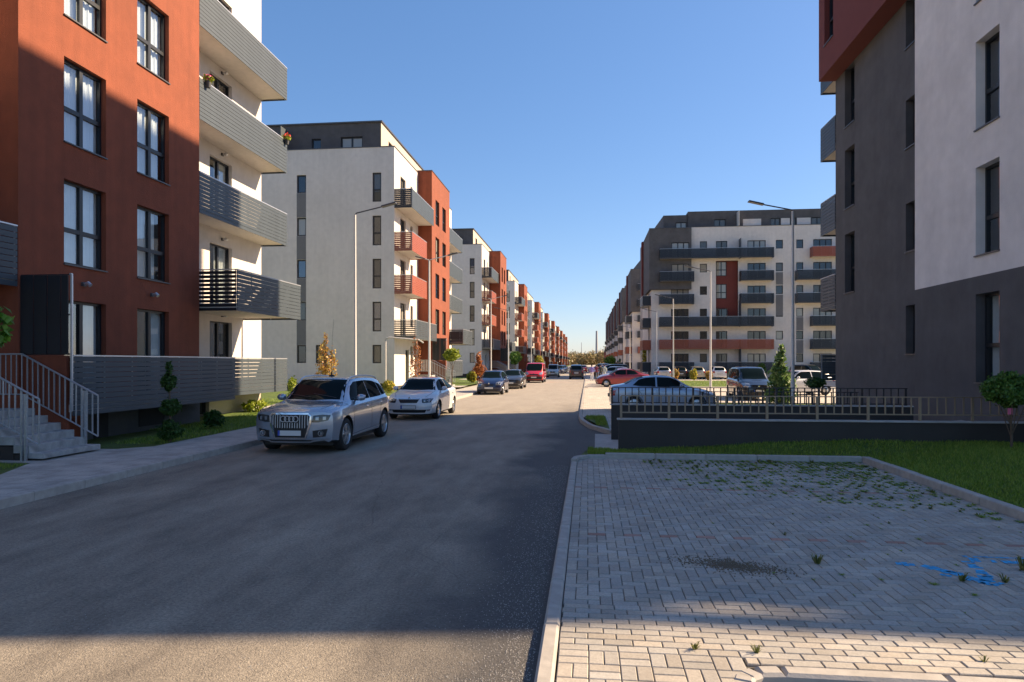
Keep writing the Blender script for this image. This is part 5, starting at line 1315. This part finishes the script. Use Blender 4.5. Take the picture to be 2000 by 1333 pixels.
# ---- street lamps
def lamp(x, y, side, label, H_=8.0, double=False, grp='street lamps'):
    root = empty('street_lamp', (x, y, .05), 0, label, 'street lamp', grp)
    b = MB(); b.tube([(0, 0, 0), (0, 0, 1.2), (0, 0, 1.21), (0, 0, H_ - .12)], [.085, .08, .068, .045], 'lamp_metal', 10); b.build('pole', root, smooth=40)
    arms = [(side, 1.15, .28)] + ([(-side, .28, .1)] if double else [])
    for sd_, ln, up in arms:
        b = MB(); b.tube([(0, 0, H_ - .14), (sd_*.06, 0, H_ - .06), (sd_*ln, 0, H_ + up - .1)], .026, 'lamp_metal' if double else 'lamp_head', 8); b.build('arm', root, smooth=True)
        b = MB(); b.box(-.3, -.11, -.035, .3, .11, .03, 'lamp_head', .02); o = b.build('lamp_head', root, (sd_*(ln + .25), 0, H_ + up - .03)); o.rotation_euler = (0, -sd_*R(14), 0)
    return root
lamp(-9.3, 26.5, 1, 'tall grey street lamp standing behind the silver SUV'); lamp(-9.2, 39.0, 1, 'two-armed street lamp in front of the second left block', double=True)
lamp(-9.1, 63.8, 1, 'two-armed street lamp beside the third left block, behind the blue hatchback', double=True); lamp(-9.1, 78, -1, 'street lamp to the left of the red van, third along the left pavement')
for k, y in enumerate((104, 130, 156)): lamp(-8.6, y, 1, '%s lamp from the camera on the left pavement, thin pole among far red blocks' % ['fifth', 'sixth', 'seventh'][k])
for x, y, t_ in ((8.0, 27.8, 'nearest lamp on the right, tall pole behind the young conifer tree'), (8.0, 45.8, 'lamp pole rising beside the silver sedan bonnet, second on the right'), (7.95, 65, 'third lamp on the right, left of the pole by the sedan'), (8.1, 82, 'fourth lamp on the right, against the corner of the large block'),
                 (8.6, 104, 'fifth lamp on the right, by a yellow tree past the large block'), (7.2, 118.6, 'sixth lamp on the right, beyond the parked red cars'), (7.8, 139, 'seventh lamp on the right, small and far off'), (7.6, 170, 'eighth and farthest lamp on the right')):
    lamp(x, y, -1, t_, 8.0)

# ---- cars
GL = 'cars parked along the left kerb'; GR = 'cars parked in the right bays'
make_car('suv', SPEC_SUV, 'paint_silver', (-6.38, 16.42, 0), R(-90.5), 'silver SUV with upright chrome grille and roof aerial, nearest parked car', 'car', GL)
make_car('s', SPEC_SEDAN, 'paint_white', (-6.12, 25.15, 0), R(-90), 'white sedan parked right behind the silver SUV', 'car', GL)
make_car('h', SPEC_HATCH, 'paint_navy', (-6.02, 43.25, 0), R(-90), 'dark blue hatchback with a white plate, in front of a graphite sedan', 'car', GL)
H_far = make_car('s2', sedan_spec(), 'paint_graphite', (-5.75, 52.6, 0), R(-90), 'graphite sedan parked between the blue hatchback and the red van', 'car', GL, detail=1)
make_car('v', SPEC_VAN, 'paint_red', (-5.2, 68.1, 0), R(-90), 'bright red van with black bumper on the left kerb', 'van', GL, detail=1)
make_car('o', SPEC_OLD, 'paint_silverblue', (2.98, 28.2, .05), 0, 'silver-blue sedan parked sideways behind the ramp railing', 'car', GR)
old = make_car('o2', SPEC_OLD, 'paint_darkred', (2.75, 55.0, .05), R(180), 'dark red sedan parked nose to the street, beyond the silver-blue one', 'car', GR, detail=1)
mp = make_car('m', SPEC_MPV, 'paint_black', (8.6, 37.7, .05), R(-90), 'dusty black people carrier behind the young conifer', 'car', 'cars standing in the car park', detail=1)
hatch = make_car('h2', SPEC_HATCH, 'paint_lightgrey', (8.5, 79.5, .05), R(90), 'pale hatchback below the large block, leftmost of its row, tail towards the street lamp', 'car', 'cars standing in the car park', detail=0)
kidmap = {}
for c in bpy.data.objects:
    if c.parent: kidmap.setdefault(c.parent.name, []).append(c)
def clone(src, a, paint, loc, deg, label, grp):
    o = copy_tree(src, None, kidmap); o.location = loc; o.rotation_euler = (0, 0, R(deg)); repaint(o, a, paint); o['label'] = label; o['group'] = grp; return o
GC = 'cars standing in the car park'
clone(old, 'paint_darkred', 'paint_blue_car', (2.9, 58.6, .05), 180, 'blue sedan just beyond the dark red one', GR)
clone(old, 'paint_darkred', 'paint_red', (3.0, 61.8, .05), 180, 'bright red sedan, second beyond the dark red one', GR)
clone(hatch, 'paint_lightgrey', 'paint_silver', (2.8, 77.5, .05), 180, 'silver hatchback in the right bays behind the walking people', GR)
clone(mp, 'paint_black', 'paint_graphite', (2.9, 83.5, .05), 180, 'dark people carrier in the right bays past the walking people', GR)
clone(hatch, 'paint_lightgrey', 'paint_red', (2.6, 90, .05), 180, 'small red hatchback far up the right bays', GR)
clone(old, 'paint_darkred', 'paint_white', (2.6, 97, .05), 180, 'white sedan far up the right bays', GR)
clone(old, 'paint_darkred', 'paint_graphite', (2.4, 104, .05), 180, 'graphite sedan far up the right bays', GR)
clone(hatch, 'paint_lightgrey', 'paint_darkred', (2.4, 112, .05), 180, 'wine red hatchback near the far end of the right bays', GR)
clone(mp, 'paint_black', 'paint_silver', (2.2, 121, .05), 180, 'silver people carrier at the far end of the right bays', GR)
clone(mp, 'paint_black', 'paint_beige', (-4.6, 91.5, 0), -90, 'beige high-roofed car behind the red van', GL)
clone(hatch, 'paint_lightgrey', 'paint_navy', (-4.9, 118, 0), -90, 'small dark hatchback past the beige car, left kerb', GL)
clone(old, 'paint_darkred', 'paint_silver', (-4.9, 128, 0), -90, 'silver sedan far up the left kerb', GL)
clone(old, 'paint_darkred', 'paint_blue_car', (-5.0, 141, 0), -90, 'blue sedan farthest up the left kerb', GL)
clone(mp, 'paint_black', 'paint_graphite', (-1.35, 82.5, 0), 90, 'dark car driving away in the middle of the street', 'cars driving on the street')
clone(old, 'paint_darkred', 'paint_red', (-.9, 135, 0), 90, 'red car far down the street', 'cars driving on the street')
clone(hatch, 'paint_lightgrey', 'paint_graphite', (10.6, 81.5, .05), 90, 'dark hatchback below the large block, right of the pale one', GC)
clone(hatch, 'paint_lightgrey', 'paint_beige', (12.4, 80.5, .05), 90, 'beige hatchback below the large block between two lamp poles', GC)
clone(hatch, 'paint_lightgrey', 'paint_white', (14.75, 80.5, .05), 90, 'white hatchback below the large block, behind the second lamp pole', GC)
clone(mp, 'paint_black', 'paint_graphite', (22.9, 74.0, .05), -62, 'dark people carrier by the edge of the nearest right block', GC)
clone(hatch, 'paint_lightgrey', 'paint_white', (12.6, 42.5, .05), 200, 'white hatchback half hidden behind the young conifer', GC)

# ---- people on the far pavement
def person(x, y, rz, label, top, legs, hair='hair'):
    J = dict(pel=(0, 0, .95), ch=(0, 0, 1.22), nk=(0, 0, 1.46), hd=(0, .02, 1.60), ht=(0, .02, 1.70), ls=(-.17, 0, 1.40), le=(-.24, -.03, 1.13), lh=(-.24, .06, .88), rs=(.17, 0, 1.40), re=(.24, .02, 1.13), rh=(.23, .12, .9),
             lk=(-.10, .10, .50), lf=(-.10, .06, .08), lt=(-.10, .22, .04), rk=(.10, -.02, .50), rf=(.10, -.16, .10), rt=(.10, -.02, .04), lp=(-.09, 0, .90), rp=(.09, 0, .90))
    rad = dict(pel=.14, ch=.15, nk=.06, hd=.095, ht=.08, ls=.07, le=.05, lh=.04, rs=.07, re=.05, rh=.04, lk=.065, lf=.045, lt=.035, rk=.065, rf=.045, rt=.035, lp=.095, rp=.095)
    E_ = [('pel', 'ch'), ('ch', 'nk'), ('nk', 'hd'), ('hd', 'ht'), ('ch', 'ls'), ('ls', 'le'), ('le', 'lh'), ('ch', 'rs'), ('rs', 're'), ('re', 'rh'), ('pel', 'lp'), ('lp', 'lk'), ('lk', 'lf'), ('lf', 'lt'), ('pel', 'rp'), ('rp', 'rk'), ('rk', 'rf'), ('rf', 'rt')]
    ks = list(J); me = bpy.data.meshes.new('body'); me.from_pydata([J[k] for k in ks], [(ks.index(a), ks.index(b_)) for a, b_ in E_], [])
    o = bpy.data.objects.new('tmp', me); C.objects.link(o); o.modifiers.new('s', 'SKIN'); o.modifiers.new('u', 'SUBSURF').levels = 1
    for i, k in enumerate(ks): o.data.skin_vertices[0].data[i].radius = (rad[k], rad[k]*.85); o.data.skin_vertices[0].data[i].use_root = k == 'pel'
    dg = bpy.context.evaluated_depsgraph_get(); dg.update(); nm = bpy.data.meshes.new_from_object(o.evaluated_get(dg)); bpy.data.objects.remove(o)
    nm.materials.clear()
    for k in ('skin', top, legs, hair): nm.materials.append(M[k])
    ix = []
    for p in nm.polygons:
        z = p.center.z; ax = abs(p.center.x)
        ix.append(3 if z > 1.62 or (z > 1.52 and p.center.y < 0) else 0 if z > 1.47 else (0 if ax > .2 and z < .95 else 1) if z > .9 or ax > .2 else 2 if z > .1 else 3)
    nm.polygons.foreach_set('material_index', ix); nm.polygons.foreach_set('use_smooth', [True]*len(ix))
    root = empty('person', (x, y, .05), rz, label, 'person', 'people walking on the right pavement'); inst('body', nm, root)
person(.42, 72, 0, 'person in purple top and white trousers walking by the kerb', 'cloth_purple', 'cloth_white')
person(1.35, 72.8, .3, 'person dressed in dark clothes walking beside the parked dark red car', 'cloth_dark', 'cloth_dark')
person(1.75, 73.2, -.2, 'person in pale jacket, rightmost of the walking people', 'cloth_pale', 'cloth_pale')
person(.95, 74.5, 0, 'person in maroon top between the two front walkers', 'cloth_maroon', 'cloth_dark')

# ---- plants
plant('topiary_tree', (-9.75, 15.0, .12), 'three-tiered clipped conifer in front of the slatted terrace', 'topiary', ball(0, 0, .28, .33, .27) + ball(.03, 0, .83, .29, .23) + ball(-.03, 0, 1.42, .20, .24) + [(-.02, 0, 1.72, .08, .08, .2, .6)], 5200, .035, 'leaf_dark', (1.7, .025), shape=2.4)
plant('broadleaf_tree', (-9.6, 9.0, .1), 'bright green leaves of a tree cut by the left edge of the photo', 'tree', [(.50, .60, 2.46, .20, .2, .34, 1), (.42, .45, 2.62, .2, .3, .25, .8), (-.1, .1, 3.0, .5, .4, .45, 2)], 330, .13, 'leaf_bright', (2.8, .05), twigs=14, shape=1.3, flat=.4)
plant('autumn_tree', (-12.3, 31.0, .12), 'slim autumn tree of orange leaves behind the silver SUV', 'tree', [(0, 0, 1.2, .58, .58, .55, 3), (.05, 0, 1.8, .5, .5, .5, 2.4), (-.1, 0, 2.4, .26, .26, .5, 1), (.3, .1, 2.2, .16, .16, .4, .4), (0, 0, 2.95, .12, .12, .35, .3)], 1050, .085, 'leaf_autumn', (2.6, .035), twigs=26, shape=1.5)
plant('autumn_tree', (-10.7, 41.5, .12), 'sparse rust-leaved young tree behind the white sedan', 'tree', [(0, 0, 1.5, .45, .45, .8, 2), (.1, 0, 2.4, .3, .3, .7, 1.1), (0, 0, 3.1, .15, .15, .5, .3)], 380, .085, 'leaf_rust', (3.2, .035), twigs=34, shape=1.5)
plant('bush', (-11.7, 39.3, .1), 'small round yellow bush left of the white sedan', 'bush', ball(0, 0, .45, .45, .42), 1500, .07, 'leaf_yellow')
plant('globe_tree', (-9.35, 46.4, .1), 'lime green ball-crowned tree in front of the second left block', 'tree', ball(0, 0, 2.4, .68, .5, 10), 2600, .10, 'leaf_lime', (2.2, .035), twigs=8)
for k, (x, y, r_) in enumerate(((-10.6, 61, .42), (-10.2, 60, .38))): plant('bush', (x, y, .1), ['olive round bush behind the dark blue hatchback, left of two', 'yellow upright bush behind the dark blue hatchback, right of two'][k], 'bush', ball(0, 0, .6, r_, .6), 900, .09, ['leaf_lime', 'leaf_yellow'][k])
plant('shrub', (-9.9, 61.5, .1), 'spiky dark red shrub behind the dark blue hatchback', 'bush', [(0, 0, .9, .7, .7, .8, 1), (0, 0, 1.9, .22, .22, .9, .6)], 330, .14, 'leaf_rust', (1.6, .03), twigs=24, shape=4)
plant('globe_tree', (-8.9, 84, .1), 'lime green tree beside the third left block', 'tree', ball(0, 0, 2.6, .9, .8), 1200, .16, 'leaf_lime', (2.2, .04))
plant('globe_tree', (-8.7, 81, .1), 'olive young tree left of the lime tree by the third left block', 'tree', ball(0, 0, 2.4, .7, .9), 800, .16, 'leaf_green', (2.2, .04))
plant('autumn_tree', (-7.7, 108, .1), 'small yellow tree beyond the red van', 'tree', ball(0, 0, 2.2, .8, 1.0), 600, .2, 'leaf_yellow', (2, .05))
plant('shrub', (-10.5, 18.2, .12), 'dark low shrub beside the front of the silver SUV', 'bush', ball(0, 0, .28, .34, .26), 1500, .05, 'leaf_dark', shape=2.6)
plant('shrub', (-12.0, 26.9, .12), 'lime green climbing shrub at the corner of the nearest left block', 'bush', [(0, 0, .35, .35, .3, .35, 1.4), (-.1, 0, .9, .2, .2, .4, .6)], 900, .07, 'leaf_lime')
plant('shrub', (-12.6, 24.7, .12), 'lime low shrub in front of the nearest block corner', 'bush', [(0, 0, .2, .5, .5, .25, 1)], 700, .07, 'leaf_lime')
plant('conifer', (8.75, 32.3, .05), 'young pale green conifer behind the ramp railing', 'tree', [(0, 0, .45, .72, .72, .45, 3.5), (.05, 0, 1.0, .60, .6, .45, 2.6), (-.05, 0, 1.5, .42, .42, .45, 1.6), (0, 0, 2.0, .26, .26, .4, .9), (.04, 0, 2.45, .14, .14, .35, .4)], 1500, .105, 'leaf_young', (2.6, .04), shape=2.6, twigs=30)
plant('globe_tree', (6.62, 20.9, .05), 'small dark ball-crowned tree behind the ramp railings', 'tree', ball(0, 0, 1.35, .36, .20), 1600, .045, 'leaf_dark', (1.25, .02))
gt = plant('globe_tree', (8.02, 13.95, .1), 'dark green ball-crowned tree on a thin trunk at the right edge', 'tree', ball(-.02, 0, 1.38, .52, .38, 12), 6500, .045, 'leaf_green', (1.3, .022), twigs=12)
b = MB(); b.box(-.04, -.03, -.07, .04, -.015, .05, 'flower_pink'); b.box(-.03, -.04, -.04, .03, -.031, 0, 'flower_pink'); tag(b.build('ribbon', None, (7.96, 13.9, 1.08)), 'pink ribbon tied to the thin trunk at the right edge', 'ribbon')
for k, (x, y, m_, r_) in enumerate(((9.4, 75, 'leaf_autumn', .7), (11.3, 75, 'leaf_yellow', .7), (13.0, 75.5, 'leaf_autumn', .6), (15.6, 76, 'leaf_yellow', .75), (16.6, 76.5, 'leaf_rust', .7), (17.4, 77, 'leaf_yellow', .8), (20.5, 84, 'leaf_dark', 1.1))):
    plant('bush', (x, y, .05), ['orange bush left of the second lamp pole on the car park lawn', 'yellow bush by the second lamp pole', 'orange and green bush right of the second lamp pole', 'yellow bush left of the black people carrier', 'rust bush directly beside the black people carrier', 'golden bush touching the people carrier roof line', 'dark spiky bush right of the conifer, by the large block'][k], 'bush', ball(0, 0, r_*.9, r_*.7, r_), 500, .16, m_)
plant('globe_tree', (5.3, 165, .05), 'round dark green tree far down the right side', 'tree', ball(0, 0, 2.4, 1.6, 1.4), 500, .4, 'leaf_green', (2, .1)); plant('globe_tree', (9.3, 175, .05), 'dark rounded tree farther right down the street', 'tree', ball(0, 0, 2, 2.0, 1.5), 500, .4, 'leaf_dark', (2, .1))
plant('autumn_tree', (8.3, 99, .05), 'narrow yellow tree at the corner past the large block', 'tree', [(0, 0, 3, .6, .6, 1.9, 1)], 600, .2, 'leaf_yellow', (3, .06))
for k, (x, y) in enumerate(((-23, 30.5), (-17.5, 32.5))): plant('shrub', (x, y, .1), ['green shrub in the yard between the first two left blocks, farther left', 'green shrub in the yard between the first two left blocks, farther right'][k], 'bush', ball(0, 0, .5, .6, .5), 700, .09, 'leaf_green')
# far wood at the end of the street
bl = []
for k in range(150):
    x = nr.uniform(-60, 120); y = nr.uniform(520, 620); h = nr.uniform(4.6, 7) * (1.9 if 22 < x < 26 else 1); bl.append((x, y, h*.8, nr.uniform(3, 6), nr.uniform(3, 6), h, 1))
bl.append((14, 520, 8, 3, 3, 7, 1.6)); bl.append((10, 530, 6, 4, 4, 6, 1))
o = inst('wood', leaf_mesh('wood', bl, 46000, .8, 'leaf_wood')); tag(o, kind='stuff')
# chimney, mast and low building on the horizon
b = MB(); b.lathe([(1.5, 0), (.95, 34), (.9, 34), (.001, 34)], 'tower_metal', 16); tag(b.build('chimney', None, (9.0, 700, 0), smooth=40), 'tall thin chimney on the horizon at the end of the street', 'chimney')
b = MB(); b.tube([(0, 0, 0), (0, 0, 24)], [.6, .25], 'tower_metal', 6); tag(b.build('mast', None, (-7, 760, 0)), 'shorter thin mast left of the chimney on the horizon', 'mast')
b = MB(); b.box(0, 0, 0, 16, 10, 9, 'beige_plaster'); b.box(-.2, -.2, 9.0, 16.2, 10.2, 9.5, 'lamp_head')
for k in range(5):
    for j in range(2): b.box(1 + k*3, -.05, 1.5 + j*4, 2.6 + k*3, -.01, 3.4 + j*4, 'glass_dark')
hb = MB(); hb.box(0, 0, 0, 22, 10, 9, 'dark_red_plaster'); hb = hb.build('house', None, (11.5, 480, 0)); tag(hb, 'low reddish building on the horizon before the right row', 'building')
rf = MB(); rf.box(-.2, -.2, 9.0, 22.2, 10.2, 9.5, 'lamp_head'); rf.build('roof', hb)
wmb = MB(); wmb.box(0, -.06, 0, 1.8, -.01, 1.8, 'glass_mid'); me = wmb.data('window')
for k in range(6):
    for j in range(2): inst('window', me, hb, (1.2 + k*3.5, 0, 1.5 + j*4))

# ---- grass and weeds
grass('grass', [(-.0, 14.02, 9, 14.84), (5.46, 5.6, 9, 14.0), (.0, 14.0, .5, 14.9)], 1900, .055, zf=verge_z)
grass('grass', [(-.05, 22.7, .58, 24.3), (.25, 20.6, .58, 22.7)], 900, .06, z=.10)
grass('grass', [(-12.6, 7.5, -9.38, 9.4), (-12.4, 9.4, -10.2, 11.4)], 900, .055, z=.118)
grass('grass', [(-12.2, 17.5, -9.75, 26.5), (-11.0, 14.6, -9.7, 17.5)], 500, .06, z=.118)
grass('grass', [(-20, 27.5, -9.8, 33)], 120, .07, z=.118); grass('grass', [(6.3, 55.6, 24, 73)], 45, .10, z=.056); grass('grass', [(3.0, 31.8, 14, 33.2)], 200, .07, z=.056)
def tuft_mesh(n, h, matn, sp):
    v = []; f = []; b = MB()
    for k in range(n):
        a = rnd.uniform(0, 2*pi); r_ = rnd.uniform(.3, 1)*sp; hh = h*rnd.uniform(.5, 1.2); x, y = cos(a)*r_*.3, sin(a)*r_*.3; w_ = .004 + .003*rnd.random()
        tx, ty = x + cos(a)*r_, y + sin(a)*r_; px, py = -sin(a)*w_, cos(a)*w_
        b.face([(x-px, y-py, 0), (x+px, y+py, 0), ((x+tx)/2+px, (y+ty)/2+py, hh*.75), ((x+tx)/2-px, (y+ty)/2-py, hh*.75)], matn); b.face([((x+tx)/2-px, (y+ty)/2-py, hh*.75), ((x+tx)/2+px, (y+ty)/2+py, hh*.75), (tx, ty, hh*.8)], matn)
    return b.data('weed')
tl = [tuft_mesh(16, .06, 'weed', .06), tuft_mesh(24, .09, 'weed', .08), tuft_mesh(12, .035, 'grass_blade', .05), tuft_mesh(30, .04, 'grass_blade', .09)]
wl = MB(); small = 0
for k in range(1150):
    if k < 1080: x = 1.0 + 4.2*rnd.random()**.6; y = 13.75 - (2.3 + .5*x)*rnd.random()**1.7
    else: x = rnd.uniform(1.2, 5.1); y = rnd.uniform(5.6, 11)
    x = BX0 + round((x-BX0)/.1)*.1; me = rnd.choice(tl[2:] if rnd.random() < .8 else tl)
    s_ = rnd.uniform(.4, 1.0) if k < 1080 else rnd.uniform(.3, .6); a = rnd.uniform(0, 6.28)
    vs = [(x + (v.co.x*cos(a) - v.co.y*sin(a))*s_, y + (v.co.x*sin(a) + v.co.y*cos(a))*s_, PZ + v.co.z*s_*.7) for v in me.vertices]
    wl.mesh_(vs, [tuple(p.vertices) for p in me.polygons], me.materials[0].name)
o = wl.build('weeds'); tag(o, kind='stuff')
for k, (x, y, t_, s_) in enumerate(((.72, 4.72, 'small weed growing in the sunlit pavers near the lower edge', .8), (1.12, 4.70, 'thin yellow weed beside the small sunlit one', .55), (2.55, 4.72, 'weed sprig at the curved kerb, right of centre', .6), (2.95, 4.75, 'yellow-green weed near the lower right corner', .7), (3.66, 6.45, 'larger weed growing through the blue paint', 1.2), (4.05, 6.85, 'bushy weed right of the blue paint', 1.4), (3.3, 6.45, 'tall thin weed in front of the blue paint', 1.3), (2.2, 6.85, 'weed left of the blue paint', 1.0))):
    o = inst('weed', tl[k % 2], None, (x, y, PZ), k); o.scale = (s_, s_, s_*1.1); tag(o, t_, 'weed', 'weeds in the paving joints')
# scattered dirt on the pavers
dm = MB()
for k in range(1500):
    q_ = rnd.choice((0, 0, .28, -.22, .1)); x = rnd.gauss(1.34 + q_, .13 + .08*abs(q_)); y = rnd.gauss(6.68, .07 + .05*rnd.random()) - .25*(x - 1.34); r_ = rnd.uniform(.003, .011); z = PZ + .002
    dm.mesh_([(x-r_, y, z), (x, y-r_, z), (x+r_, y, z), (x, y+r_, z), (x, y, z+r_)], [(0, 1, 4), (1, 2, 4), (2, 3, 4), (3, 0, 4)], 'dirt_scatter')
tag(dm.build('dirt'), kind='stuff')
# gravel along the kerb on the road
gm = MB()
for k in range(5200):
    y = 4.2 + rnd.random()**1.5*9; x = -.36 - abs(rnd.gauss(0, .28)) if rnd.random() < .75 else rnd.uniform(-4, -.4); r_ = rnd.uniform(.0015, .0055); z = .001
    gm.mesh_([(x-r_, y, z), (x, y-r_, z), (x+r_, y, z), (x, y+r_, z), (x, y, z+r_*1.2)], [(0, 1, 4), (1, 2, 4), (2, 3, 4), (3, 0, 4)], 'concrete')
tag(gm.build('gravel'), kind='stuff')
# faded blue wheelchair symbol painted on the pavers
pm = MB(); z = PZ + .0035
def stroke(pts, wd):
    for (a, b_) in zip(pts[:-1], pts[1:]):
        a = Vector(a); b_ = Vector(b_); d = (b_ - a); n_ = max(1, int(d.length/.045))
        for i in range(n_):
            if rnd.random() < .22: continue
            p, q = a + d*i/n_, a + d*(i + .9)/n_; s_ = Vector((-d.y, d.x)).normalized()*wd*rnd.uniform(.35, .65)
            pm.face([(p.x - s_.x, p.y - s_.y, z), (q.x - s_.x, q.y - s_.y, z), (q.x + s_.x, q.y + s_.y, z), (p.x + s_.x, p.y + s_.y, z)], 'paint_blue')
stroke([(2.95, 6.93), (3.17, 6.89), (3.25, 6.79), (3.38, 6.6), (3.5, 6.4)], .11); stroke([(3.67, 7.08), (3.62, 6.75), (3.5, 6.4)], .10); stroke([(3.68, 7.16), (3.95, 7.10), (4.25, 7.08)], .12); stroke([(3.72, 7.26), (4.3, 7.24)], .035)
stroke([(3.2, 6.62), (3.35, 6.5), (3.5, 6.34), (3.62, 6.42)], .05); stroke([(3.3, 6.72), (3.55, 6.6), (3.7, 6.62)], .04)
tag(pm.build('painted_symbol'), 'faded blue wheelchair symbol painted on the pavers at the right', 'road marking')

# ---- flower pots on the balcony rails, skylight glints and little things
def flower_pot(loc, mt, label):
    root = empty('flower_pot', loc, 0, label, 'flower pot', 'flower pots on the balcony rails'); b = MB(); b.lathe([(.001, 0), (.07, 0), (.10, .2), (.09, .2), (.001, .19)], 'pot', 14); b.build('pot', root, smooth=40)
    inst('foliage', leaf_mesh('foliage', [(0, 0, .28, .17, .17, .12, 1)], 160, .06, 'leaf_lime'), root); inst('flowers', leaf_mesh('flowers', [(0, 0, .34, .16, .16, .10, 1)], 70, .055, mt), root)
flower_pot((-12.02, 20.5, 10.75), 'flower_pink', 'pot of pink flowers on the upper balcony rail beside the red wall'); flower_pot((-12.02, 26.2, 10.75), 'flower_red', 'pot of red flowers at the far end of the upper balcony rail')
